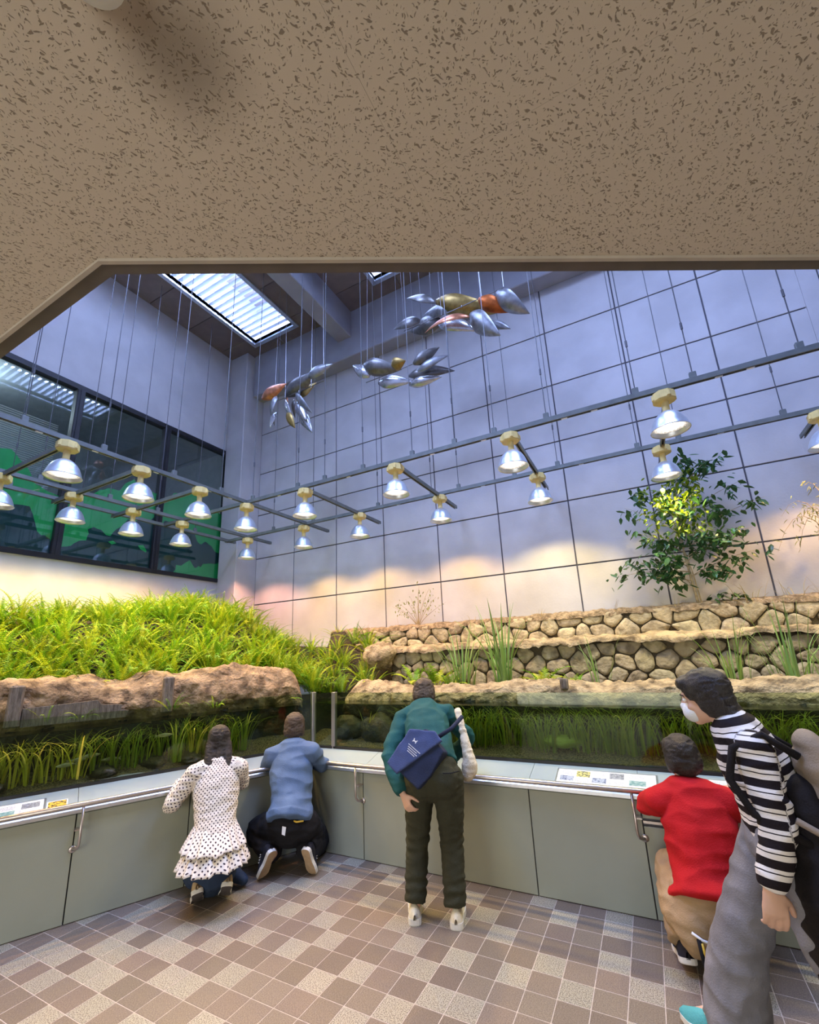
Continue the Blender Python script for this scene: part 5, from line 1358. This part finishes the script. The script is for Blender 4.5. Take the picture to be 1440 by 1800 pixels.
def frame(o, deg):
    a = math.radians(deg); f = Vector((math.cos(a), math.sin(a), 0)); l = Vector((-f.y, f.x, 0)); o = Vector((o[0], o[1], 0))
    return (lambda fw, lf, z: o + f*fw + l*lf + Vector((0, 0, z))), f, l
V = Vector
def torso(J, e=0.0, s=1.0, low=True):
    """trunk sections from seat to neck"""
    S = J['shL'] - J['shR']
    pts = [(J['pelvis'], (.158*s+e, .118*s+e)), (J['waist'], (.130*s+e, .100*s+e)), (J['chest'], (.152*s+e, .112*s+e)), (J['shC'], (.118*s+e, .082*s+e))]
    return Chain(pts, S)
def body(t, o, J, s, f, up=V((0, 0, 1)), hands=()):
    S = J['shL'] - J['shR']
    parts = [torso(J, -.004, s), Chain([(J['shC'], .062*s), (J['neck'], .050*s), (J['head'] - V(up)*.03, .050*s)]), Chain([(J['shL'], .050*s), (J['shC'] + V(up)*.01, .058*s), (J['shR'], .050*s)])]
    for q in 'LR':
        parts.append(Chain([(J['hip'+q], .082*s), (J['hip'+q].lerp(J['knee'+q], .45), .070*s), (J['knee'+q], .052*s), (J['knee'+q].lerp(J['ank'+q], .35), .050*s), (J['ank'+q], .034*s)]))
        parts.append(Chain([(J['ank'+q], .034*s), (J['toe'+q], .026*s)]))
        parts.append(Chain([(J['sh'+q], .046*s), (J['elb'+q], .036*s), (J['wr'+q], .024*s)]))
    hp, ax = head(J['head'], f, up, s); parts += hp
    for h in hands: parts += hand(*h[:3], **h[3])
    b = fuse('body', parts, MT['skin'], t, o, .0065, 2)
    face_parts(t, o, J['head'], ax, s); return ax
def top_parts(J, s, e, sleeve=1.0, hem=None, cuff=.034, waist_extra=0.0):
    S = J['shL'] - J['shR']; hem = hem if hem is not None else J['waist'].lerp(J['pelvis'], .75)
    tr = Chain([(hem, (.158*s+e+waist_extra, .122*s+e+waist_extra)), (J['waist'], (.136*s+e, .106*s+e)), (J['chest'], (.154*s+e, .114*s+e)), (J['shC'], (.125*s+e, .084*s+e))], S, caps=(0, 1))
    L = [tr, Chain([(J['shL'], .058*s+e*.6), (J['shC'] + V((0, 0, .004)), .066*s+e*.5), (J['shR'], .058*s+e*.6)])]
    arms = []
    for q in 'LR':
        w = J['elb'+q].lerp(J['wr'+q], sleeve)
        arms.append(Chain([(J['sh'+q], .058*s+e*.6), (J['sh'+q].lerp(J['elb'+q], .5), .052*s+e*.6), (J['elb'+q], .046*s+e*.6), (J['elb'+q].lerp(w, .8), cuff*s+.006+e*.4), (w, cuff*s+e*.4)], caps=(1, 0)))
    A2 = [Chain([(hem, .15*s), (J['shC'] + (J['shC']-hem)*.12, .15*s)], S)]
    for q in 'LR':
        if (J['elb'+q]-J['sh'+q]).angle(J['wr'+q]-J['elb'+q]) < .6:
            A2.append(Chain([(J['sh'+q] + (J['sh'+q]-J['wr'+q])*.06, .055*s), (J['wr'+q], .05*s)], S)); continue
        A2 += [Chain([(J['sh'+q] + (J['sh'+q]-J['elb'+q])*.1, .055*s), (J['elb'+q], .055*s)], S), Chain([(J['elb'+q], .05*s), (J['wr'+q], .05*s)], S)]
    return L + arms, A2
def trouser_parts(J, s, e, leg=(.100, .086, .070, .066, .062), waist=None):
    S = J['hipL'] - J['hipR']; w = waist if waist is not None else J['pelvis'].lerp(J['waist'], .62)
    P = [Chain([(w, (.138*s+e, .108*s+e)), (J['pelvis'], (.160*s+e, .124*s+e)), (J['hipL'].lerp(J['hipR'], .5) - V((0, 0, .02)), (.145*s+e, .118*s+e))], S, caps=(0, 1))]
    for q in 'LR':
        h, k, a = J['hip'+q], J['knee'+q], J['ank'+q]
        P.append(Chain([(h, leg[0]*s+e), (h.lerp(k, .5), leg[1]*s+e), (k, leg[2]*s+e), (k.lerp(a, .5), leg[3]*s+e), (k.lerp(a, .96), leg[4]*s+e)], caps=(1, 0)))
    return P
def hem_ridge(chs, amp, freq, at):
    """folds that gather round a limb near the given stretch"""
    def fn(co):
        d = np.zeros(len(co), np.float32)
        for (a, b, lo, hi) in chs:
            ab = np.array(b-a); l = math.sqrt(float(ab@ab)); rel = co - np.array(a); t = rel@ab/(l*l)
            w = np.clip((t-lo)/.12, 0, 1)*np.clip((hi-t)/.12, 0, 1); pt = np.linalg.norm(rel - t[:, None]*ab, axis=1)
            k = w*(pt < .16)
            d += (amp*k*np.sin(t*freq + 1.3*np.sin(rel[:, 0]*23) + 1.1*np.sin(rel[:, 1]*19))).astype(np.float32)
        return d
    return fn

# ---- A: girl in the dotted blouse crouching at the left tank
o = V((-2.92, 2.42, 0)); F, f, l = frame(o, 143)
J = dict(pelvis=F(-.02, 0, .34), waist=F(.05, .0, .50), chest=F(.13, .0, .69), shC=F(.18, .0, .83), neck=F(.215, .0, .895), head=F(.255, .0, 1.00),
         shL=F(.15, .155, .81), shR=F(.15, -.155, .81), elbL=F(.20, .30, .60), wrL=F(.31, .245, .735), elbR=F(.30, -.19, .66), wrR=F(.36, -.12, .74),
         hipL=F(.02, .085, .31), hipR=F(.02, -.085, .31), kneeL=F(.33, .11, .10), kneeR=F(.33, -.10, .10), ankL=F(-.045, .095, .175), ankR=F(-.045, -.095, .175), toeL=F(.03, .092, .07), toeR=F(.03, -.092, .07))
t = thing('person', 'person crouching at the left tank in a white dotted ruffled blouse and dark denim', 'person', loc=o)
ax = body(t, o, J, .92, (f*.95 + V((0, 0, -.15))), hands=((J['wrL'], f*.6+V((0, 0, .2))-l*.5, V((0, 0, -1)), dict(s=.85, curl=.7, thumb=-1)), (J['wrR'], f, V((0, 0, -1)), dict(s=.85, curl=.6, thumb=1))))
P, wr_ = top_parts(J, .92, .016, 1.0, hem=F(.005, 0, .40), cuff=.036)
fuse('blouse', P, MT['dots'], t, o, .0075, 4, .006, 11, 1, wr_)
def ruffle(c0, c1, r0, r1, waves, amp, seed, name):
    """a gathered frill hanging from ring c0 to ring c1"""
    n, k = 150, 9; vs = []; W = []
    ax_ = (c1-c0); s1 = l; f1 = f
    for i in range(k+1):
        tq = i/k; c = c0 + ax_*tq
        for j in range(n):
            a = 2*PI*j/n; w = amp*tq**.8*(math.sin(a*waves + 1.2*math.sin(a*3+seed)) + .5*math.sin(a*waves*1.7+seed))
            ra = r0[0]+(r1[0]-r0[0])*tq + w; rb = r0[1]+(r1[1]-r0[1])*tq + w
            vs.append(c + s1*(ra*math.cos(a)) + f1*(rb*math.sin(a)) + V((0, 0, .007*tq*math.sin(a*waves*.5+seed))) - o); W.append((a*.17, tq*ax_.length + seed, 0))
    fs = [(i*n+j, i*n+(j+1) % n, (i+1)*n+(j+1) % n, (i+1)*n+j) for i in range(k) for j in range(n)]
    m = MB().add(vs, fs); me = m.mesh(name, MT['dots'], True)
    at = me.attributes.new('wrap', 'FLOAT_VECTOR', 'POINT'); at.data.foreach_set('vector', [x for w in W for x in w])
    ob = obj(name, me, t); sm = ob.modifiers.new('thickness', 'SOLIDIFY'); sm.thickness = .003
ruffle(F(.035, 0, .49), F(-.045, 0, .36), (.138, .112), (.205, .180), 15, .012, 1, 'ruffle')
ruffle(F(-.005, 0, .405), F(-.075, 0, .265), (.165, .140), (.228, .198), 16, .014, 2, 'ruffle')
sk = [Chain([(F(.01, 0, .40), (.120, .100)), (F(.0, 0, .30), (.160, .145)), (F(.02, 0, .22), (.155, .15)), (F(.06, 0, .16), (.14, .13))], l)] + [Chain([(J['hip'+q], .105), (J['knee'+q], .085), (J['knee'+q].lerp(J['ank'+q], .75), .062)]) for q in 'LR'] + [Chain([(F(.16, -.15, .10), (.05, .07)), (F(.12, -.22, .05), (.03, .05))])]
fuse('denim_skirt', sk, MT['denim'], t, o, .009, 4, .006, 9, 3)
HP = hair_cap(J['head'], ax, .95); hc = J['head']
HP += [Chain([(hc - ax[0]*.055 - ax[1]*.02 + ax[2]*q*.05, (.042, .032)), (hc - ax[0]*.085 - ax[1]*.12 + ax[2]*q*.055, (.044, .030)), (hc - ax[0]*.115 - ax[1]*.22 + ax[2]*q*.05, (.036, .024)), (hc - ax[0]*.13 - ax[1]*.29 + ax[2]*q*.04, (.02, .014))], ax[2]) for q in (-1, 0, 1)]
fuse('hair', HP, MT['hair'], t, o, .007, 3, .004, 30, 5)
for sd, tw in ((1, .14), (-1, -.16)):
    q = F(-.045, .085*sd+.0, .0); d = (-V((0, 0, 1))*.80 + f*.40 - l*sd*.06 + V((0, 0, 0)))
    # toes tucked under, sole turned back towards the viewer
    heel = F(-.125, .09*sd, .135); toe = F(.03, .085*sd, .012); dd = toe-heel
    shoe(t, o, heel, dd, f*.6 + V((0, 0, .8)) + l*tw, .215, .084, 'shoetan', 'solew', stripes='shoeblack', bottom='soled')

# ---- B: person in the blue sweatshirt kneeling in the corner
o = V((-2.70, 2.98, 0)); F, f, l = frame(o, 118)
J = dict(pelvis=F(-.01, .02, .36), waist=F(.05, .03, .50), chest=F(.15, .06, .68), shC=F(.22, .07, .83), neck=F(.255, .075, .90), head=F(.30, .08, 1.01),
         shL=F(.18, .245, .80), shR=F(.18, -.105, .82), elbL=F(.34, .33, .64), wrL=F(.42, .16, .745), elbR=F(.33, -.16, .68), wrR=F(.40, -.02, .74),
         hipL=F(.0, .11, .33), hipR=F(.0, -.08, .33), kneeL=F(.22, .36, .24), kneeR=F(.35, -.12, .09), ankL=F(-.075, .13, .17), ankR=F(-.05, -.115, .17), toeL=F(-.03, .20, .075), toeR=F(.0, -.135, .075))
t = thing('person', 'person kneeling in the corner in a blue sweatshirt and black trousers', 'person', loc=o)
ax = body(t, o, J, .98, (f*.95 + l*.1 + V((0, 0, -.2))), hands=((J['wrL'], f*.8-l*.3, V((0, 0, -1)), dict(s=.9, curl=.5, thumb=-1)), (J['wrR'], f, V((0, 0, -1)), dict(s=.9, curl=.5, thumb=1))))
P, _ = top_parts(J, .98, .022, 1.0, hem=F(-.045, .02, .40), cuff=.042)
P.append(Chain([(F(-.075, .02, .385), (.168, .132)), (F(-.045, .02, .425), (.176, .138))], l, caps=(0, 0)))
fuse('sweatshirt', P, MT['bluesw'], t, o, .0085, 4, .013, 6.5, 9)
fuse('trousers', trouser_parts(J, .98, .016, (.105, .098, .085, .078, .066)) , MT['blackt'], t, o, .009, 4, .008, 9, 4)
fuse('hair', hair_cap(J['head'], ax, 1.0), MT['hairbrown'], t, o, .007, 3, .005, 30, 6)
MB().tube([p - o for p in (F(-.115, -.02, .400), F(-.135, -.06, .395), F(-.130, -.11, .398))], .007, 8).build('belt', MT['yellow'], t, True)
MB().add([V(p) - o for p in (F(-.155, .045, .375), F(-.158, .015, .370), F(-.166, .02, .315), F(-.164, .045, .325))] + [V(p) - o for p in (F(-.150, .045, .375), F(-.153, .015, .370), F(-.161, .02, .315), F(-.159, .045, .325))], [(0, 1, 2, 3), (7, 6, 5, 4), (0, 4, 5, 1), (1, 5, 6, 2), (2, 6, 7, 3), (3, 7, 4, 0)]).build('shirt_tail', MT['mask'], t)
shoe(t, o, F(-.155, .105, .215), F(-.10, .205, .012) - F(-.155, .105, .215), f*.6 + l*.75 + V((0, 0, .3)), .25, .084, 'shoeblack', 'solew', laces='solew', bottom='sole')
shoe(t, o, F(-.125, -.12, .205), F(-.055, -.165, .012) - F(-.125, -.12, .205), f*.9 - l*.35 + V((0, 0, .35)), .235, .086, 'shoeblack', 'solew', laces='solew', bottom='sole')

# ---- C: standing visitor bending over the tank
o = V((-1.435, 2.90, 0)); F, f, l = frame(o, 112)
J = dict(pelvis=F(-.06, -.035, .835), waist=F(.045, -.02, .945), chest=F(.235, .02, 1.075), shC=F(.36, .045, 1.165), neck=F(.43, .05, 1.205), head=F(.515, .05, 1.275),
         shL=F(.31, .205, 1.125), shR=F(.335, -.125, 1.155), elbL=F(.10, .285, .905), wrL=F(-.075, .175, .715), elbR=F(.36, -.27, .97), wrR=F(.43, -.12, .80),
         hipL=F(-.03, .065, .80), hipR=F(-.06, -.125, .80), kneeL=F(.015, .10, .43), kneeR=F(-.03, -.125, .43), ankL=F(-.045, .125, .085), ankR=F(-.085, -.125, .085), toeL=F(.10, .14, .04), toeR=F(.06, -.13, .04))
t = thing('person', 'standing person in teal jumper and olive trousers bending over the worktop', 'person', loc=o)
ax = body(t, o, J, .95, (f*.85 + V((0, 0, -.5))), up=(f*.5+V((0, 0, .85))).normalized(), hands=((J['wrL'], -l*.42 - f*.30 - V((0, 0, .80)), -l*.6+f*.6, dict(s=.98, curl=.62, thumb=1)), (J['wrR'], f*.6 + l*.5, V((0, 0, -1)), dict(s=.9, curl=.5, thumb=1))))
P, _ = top_parts(J, .95, .017, .97, hem=F(-.035, -.03, .875), cuff=.036)
fuse('jumper', P, MT['teal'], t, o, .008, 4, .009, 9, 12)
TP = trouser_parts(J, .95, .010, (.098, .084, .066, .062, .060), waist=F(.015, -.025, .92))
TP.append(Ell(F(-.115, .045, .80), l*.08, f*.07, V((0, 0, .10)))); TP.append(Ell(F(-.135, -.11, .80), l*.08, f*.07, V((0, 0, .10))))
fuse('trousers', TP, MT['olive'], t, o, .008, 3, .005, 12, 14, None, hem_ridge([(J['kneeL'], J['ankL'], .45, 1.1), (J['kneeR'], J['ankR'], .45, 1.1), (J['hipL'], J['kneeL'], .8, 1.2), (J['hipR'], J['kneeR'], .8, 1.2)], .004, 38, 0))
fuse('hair', hair_cap(J['head'], ax, 1.0), MT['hairbrown'], t, o, .007, 3, .005, 30, 8)
MB().tube([p - o for p in (F(-.205, -.10, .865), F(-.215, -.15, .868), F(-.195, -.205, .875))], .0035, 6).build('pocket_seam', MT['blackt'], t, True)
for q, d2 in (('L', .03), ('R', -.03)):
    shoe(t, o, J['ank'+q] - V((0, 0, .085)) - f*.065, f + l*d2*3, V((0, 0, 1)), .25, .092, 'shoecream', 'solew', th=.038, laces='solew', bottom='soled')
# navy sling bag on the back
b0 = F(-.075, .045, .945)
bag = thing('sling_bag', 'navy canvas sling bag with a small white emblem on the bending person\'s back', 'bag', loc=b0)
bu = (V((0, 0, 1))*.80 - l*.62 + f*.10).normalized(); bn = (-f*.78 + V((0, 0, .40)) + l*.12); bn = (bn - bu*bn.dot(bu)).normalized(); br = bu.cross(bn)
MBg = Matrix((( br.x, bu.x, bn.x, 0), (br.y, bu.y, bn.y, 0), (br.z, bu.z, bn.z, 0), (0, 0, 0, 1)))
def bagblock(pts, z0, z1, m, name, parent, voxel=.007):
    mb = MB().prism(pts, z0, z1, MBg); me = mb.mesh('tmp', m); ob = bpy.data.objects.new('tmp', me); COL.objects.link(ob)
    rr = ob.modifiers.new('r', 'REMESH'); rr.mode = 'VOXEL'; rr.voxel_size = voxel
    sm = ob.modifiers.new('s', 'SMOOTH'); sm.iterations = 5
    out = bpy.data.meshes.new_from_object(ob.evaluated_get(bpy.context.evaluated_depsgraph_get())); bpy.data.objects.remove(ob)
    for v in out.vertices: v.co += v.normal*(.005*noise.noise(v.co*14))
    out.polygons.foreach_set('use_smooth', [True]*len(out.polygons)); out.name = name
    return obj(name, out, parent)
bd = bagblock([(-.10, -.155), (.13, -.155), (.155, -.05), (.14, .12), (-.04, .16), (-.13, .05)], -.02, .085, MT['navy'], 'bag_body', bag)
fl_ = bagblock([(-.135, -.165), (-.035, -.175), (.10, .165), (.02, .185), (-.13, .09)], .070, .102, MT['navyl'], 'flap', bag)
MB().tube([MBg @ V(p) for p in ((.04, .16, .03), (.07, .26, -.02), (.06, .36, -.10))], .014, 8).build('strap', MT['navy'], bag, True)
E = [(0, 0), (.004, .010), (.0, .022), (.006, .024), (.010, .014), (.022, .014), (.028, .024), (.032, .022), (.028, .008), (.030, 0), (.025, 0), (.022, .007), (.010, .006), (.006, 0)]
MB().prism([(p[0]-.065, p[1]+.045) for p in E], .1035, .1045, MBg).build('emblem', MT['mask'], bag)
lm = MB(); rr_ = random.Random(4)
for k, (y0, ln) in enumerate(((.015, .10), (.002, .075), (-.010, .08), (-.022, .06))):
    x = -.075+.006*k
    while x < -.075+.006*k + ln:
        w = rr_.uniform(.003, .008); lm.prism([(x, y0), (x+w, y0), (x+w, y0+.005), (x, y0+.005)], .1035, .1045, MBg); x += w+.0025
lm.build('print_lines', MT['mask'], bag)
# cream tote at the other side
b1 = F(.17, -.285, .96); tote = thing('tote_bag', 'cream patterned cloth tote hanging at the right side of the bending person', 'bag', loc=b1)
tb_ = [Chain([(V((0, 0, .22)) + f*.10 + l*.07, (.024, .014)), (V((0, 0, .10)) + f*.04 + l*.045, (.024, .014)), (V((0, 0, -.02)) + l*.025, (.034, .022)), (V((0, 0, -.13)) - f*.02 + l*.01, (.052, .036)), (V((0, 0, -.20)) - f*.03 + l*.03, (.040, .03))], l)]
fuse('bag_body', tb_, MT['creambag'], tote, V((0, 0, 0)), .008, 3, .006, 14, 3)

# ---- D: person in red crouching at the right tank
o = V((.065, 2.96, 0)); F, f, l = frame(o, 92)
J = dict(pelvis=F(-.01, .0, .30), waist=F(.02, -.015, .45), chest=F(.085, -.03, .63), shC=F(.14, -.03, .775), neck=F(.17, -.02, .845), head=F(.215, -.005, .95),
         shL=F(.12, .135, .745), shR=F(.115, -.20, .755), elbL=F(.30, .20, .66), wrL=F(.38, .02, .74), elbR=F(.20, -.345, .70), wrR=F(.37, -.25, .755),
         hipL=F(.0, .10, .27), hipR=F(.0, -.10, .27), kneeL=F(.30, .12, .36), kneeR=F(.30, -.12, .40), ankL=F(.02, .13, .10), ankR=F(-.02, -.06, .11), toeL=F(.12, .14, .04), toeR=F(.02, -.06, .04))
t = thing('person', 'person crouching at the right tank in a red jumper and khaki trousers', 'person', loc=o)
ax = body(t, o, J, .98, (f*.9 + l*.35 + V((0, 0, -.2))), hands=((J['wrL'], f*.5-l*.5, V((0, 0, -1)), dict(s=.9, curl=.5, thumb=-1)), (J['wrR'], f + l*.2, V((0, 0, -1)), dict(s=.9, curl=.5, thumb=1))))
P, _ = top_parts(J, .98, .022, .9, hem=F(-.045, -.01, .345), cuff=.044)
fuse('jumper', P, MT['red'], t, o, .008, 3, .013, 6.5, 22)
TP = trouser_parts(J, .98, .014, (.105, .10, .082, .075, .066), waist=F(-.01, 0, .41))
TP += [Ell(F(-.075, .075, .235), l*.095, f*.085, V((0, 0, .12))), Ell(F(-.075, -.075, .235), l*.095, f*.085, V((0, 0, .12)))]
fuse('trousers', TP, MT['khaki'], t, o, .0085, 3, .007, 11, 24)
fuse('hair', hair_cap(J['head'], ax, 1.02), MT['hair'], t, o, .007, 3, .005, 30, 9)
shoe(t, o, F(-.085, -.05, .10), f*.75 - V((0, 0, .42)), V((0, 0, 1))*.8 + f*.6, .25, .095, 'shoeblack', 'solew', bottom='soled')
shoe(t, o, F(-.05, .13, .06), f*.9 - V((0, 0, .2)) + l*.1, V((0, 0, 1)), .25, .095, 'shoeblack', 'solew', bottom='soled')
ly = MB(); ly.tube([p - o for p in (F(-.168, .075, .235), F(-.178, .07, .17), F(-.17, .06, .10), F(-.155, .04, .05), F(-.13, -.04, .035))], .010, 8); ly.build('lanyard', MT['blackstrap'], t, True)
tgm = MB(); tgm.tube([p - o for p in (F(-.172, .065, .225), F(-.178, .062, .19), F(-.176, .058, .165))], .0065, 8); tgm.build('yellow_tag', MT['yellow'], t, True)
tgm = MB(); tgm.tube([p - o for p in (F(-.176, .058, .158), F(-.174, .056, .135))], .005, 8); tgm.build('pink_tag', MT['pinktag'], t, True)
MB().tube([p - o for p in (F(-.160, .10, .255), F(-.168, .06, .235), F(-.166, .02, .225))], .006, 8).build('pocket_edge', MT['mask'], t, True)

# ---- E: striped visitor walking past on the right
o = V((.345, 2.455, 0)); F, f, l = frame(o, 176)
J = dict(pelvis=F(-.02, 0, .86), waist=F(.0, .0, .97), chest=F(.03, .0, 1.10), shC=F(.06, .0, 1.205), neck=F(.095, .0, 1.262), head=F(.155, -.03, 1.35),
         shL=F(.03, .155, 1.17), shR=F(.05, -.155, 1.185), elbL=F(.01, .215, .925), wrL=F(.07, .235, .725), elbR=F(.04, -.21, .94), wrR=F(.06, -.22, .73),
         hipL=F(-.02, .085, .82), hipR=F(.0, -.085, .82), kneeL=F(-.10, .085, .44), kneeR=F(.17, -.10, .45), ankL=F(-.34, .09, .12), ankR=F(.295, -.125, .085), toeL=F(-.24, .09, .03), toeR=F(.425, -.125, .035))
t = thing('person', 'person in a black and white striped jumper and wide grey jeans walking past at right', 'person', loc=o)
ax = body(t, o, J, .97, (f*.95 - l*.25 + V((0, 0, -.22))), up=(f*.2+V((0, 0, .95))).normalized(), hands=((J['wrL'], -V((0, 0, 1)) + f*.05, f*.25 - l*.9, dict(s=1.05, curl=.38, thumb=1)), (J['wrR'], -V((0, 0, 1)) + f*.1, l, dict(s=.95, curl=.4, thumb=-1))))
P, wr_ = top_parts(J, .97, .016, 1.0, hem=F(-.035, 0, .82), cuff=.036)
fuse('striped_jumper', P, MT['stripes'], t, o, .0075, 3, .007, 10, 32, wr_)
S_ = J['hipL'] - J['hipR']
JP = [Chain([(F(0, 0, .935), (.145, .112)), (J['pelvis'], (.162, .128)), (J['hipL'].lerp(J['hipR'], .5) - V((0, 0, .02)), (.15, .12))], S_, caps=(0, 1)),
      Chain([(J['hipR'], .108), (J['hipR'].lerp(J['kneeR'], .5), .102), (J['kneeR'], .092), (J['kneeR'].lerp(J['ankR'], .5), .104), (J['ankR'] - V((0, 0, .065)) - f*.02, .118)], caps=(1, 0)),
      Chain([(J['hipL'], .105), (J['kneeL'], .088), (J['kneeL'].lerp(J['ankL'], .95), .10)], caps=(1, 0))]
fuse('jeans', JP, MT['greyjean'], t, o, .0085, 3, .008, 13, 34, None, hem_ridge([(J['hipR'], J['kneeR'], .8, 1.15)], .003, 20, 0), .8)
CT = [Chain([(F(-.10, .04, 1.0), (.16, .07)), (F(-.12, .09, .78), (.19, .12)), (F(-.17, .12, .46), (.19, .15)), (F(-.27, .12, .15), (.17, .15))], l, caps=(1, 0))]
fuse('black_coat', CT, MT['blackcoat'], t, o, .010, 3, .012, 7, 36)
fuse('hair', hair_cap(J['head'], ax, 1.02) + [Chain([(J['head'] - ax[0]*.05 - ax[1]*.03, (.075, .05)), (J['head'] - ax[0]*.075 - ax[1]*.10, (.07, .045)), (J['head'] - ax[0]*.07 - ax[1]*.15, (.05, .03))], ax[2])], MT['hair'], t, o, .007, 3, .004, 30, 11)
fq, u_, r_ = ax; hd = J['head']
fuse('face_mask', [Ell(hd - u_*.050 + fq*.070, r_*.056, fq*.044, u_*.046), Ell(hd - u_*.020 + fq*.098, r_*.020, fq*.018, u_*.02)], MT['mask'], t, o, .006, 3)
shoe(t, o, J['ankR'] - V((0, 0, .085)) - f*.07, f + l*.05, V((0, 0, 1)), .255, .094, 'shoeteal', 'solew', laces='solew', bottom='solew')
shoe(t, o, F(-.42, .09, .13), f*.8 - V((0, 0, .45)), V((0, 0, 1))*.8 + f*.5, .25, .092, 'shoeteal', 'solew', laces='solew', bottom='solew')
# backpack
b2 = F(-.125, .09, 1.05); bp_ = thing('backpack', 'taupe canvas backpack with black straps on the striped person', 'backpack', loc=b2)
fuse('bag_body', [Chain([(V((0, 0, .15)) - f*.03, (.10, .045)), (V((0, 0, .11)) - f*.045, (.13, .08)), (-f*.075, (.140, .095)), (V((0, 0, -.17)) - f*.085, (.145, .09)), (V((0, 0, -.20)) - f*.085, (.13, .075))], l, sub=4), Chain([(-f*.16 + V((0, 0, .04)), (.10, .03)), (-f*.175 + V((0, 0, -.13)), (.105, .035))], l)], MT['taupe'], bp_, V((0, 0, 0)), .009, 4, .008, 8, 40)
for sd in (1, -1):
    MB().tube([V(p) for p in (f*.02 + l*.08*sd + V((0, 0, .11)), f*.12 + l*.09*sd + V((0, 0, .185)), f*.225 + l*.10*sd + V((0, 0, .13)), f*.255 + l*.115*sd + V((0, 0, .02)), f*.20 + l*.14*sd + V((0, 0, -.09)), f*.05 + l*.14*sd + V((0, 0, -.17)))], .015, 8).build('strap', MT['blackstrap'] if sd < 0 else MT['blackcoat'], bp_, True)
MB().tube([V(p) for p in (f*.08 + l*.155 + V((0, 0, -.09)), -f*.06 + l*.16 + V((0, 0, -.17)), -f*.16 + l*.14 + V((0, 0, -.21)))], .012, 8).build('tan_strap', MT['taupe'], bp_, True)
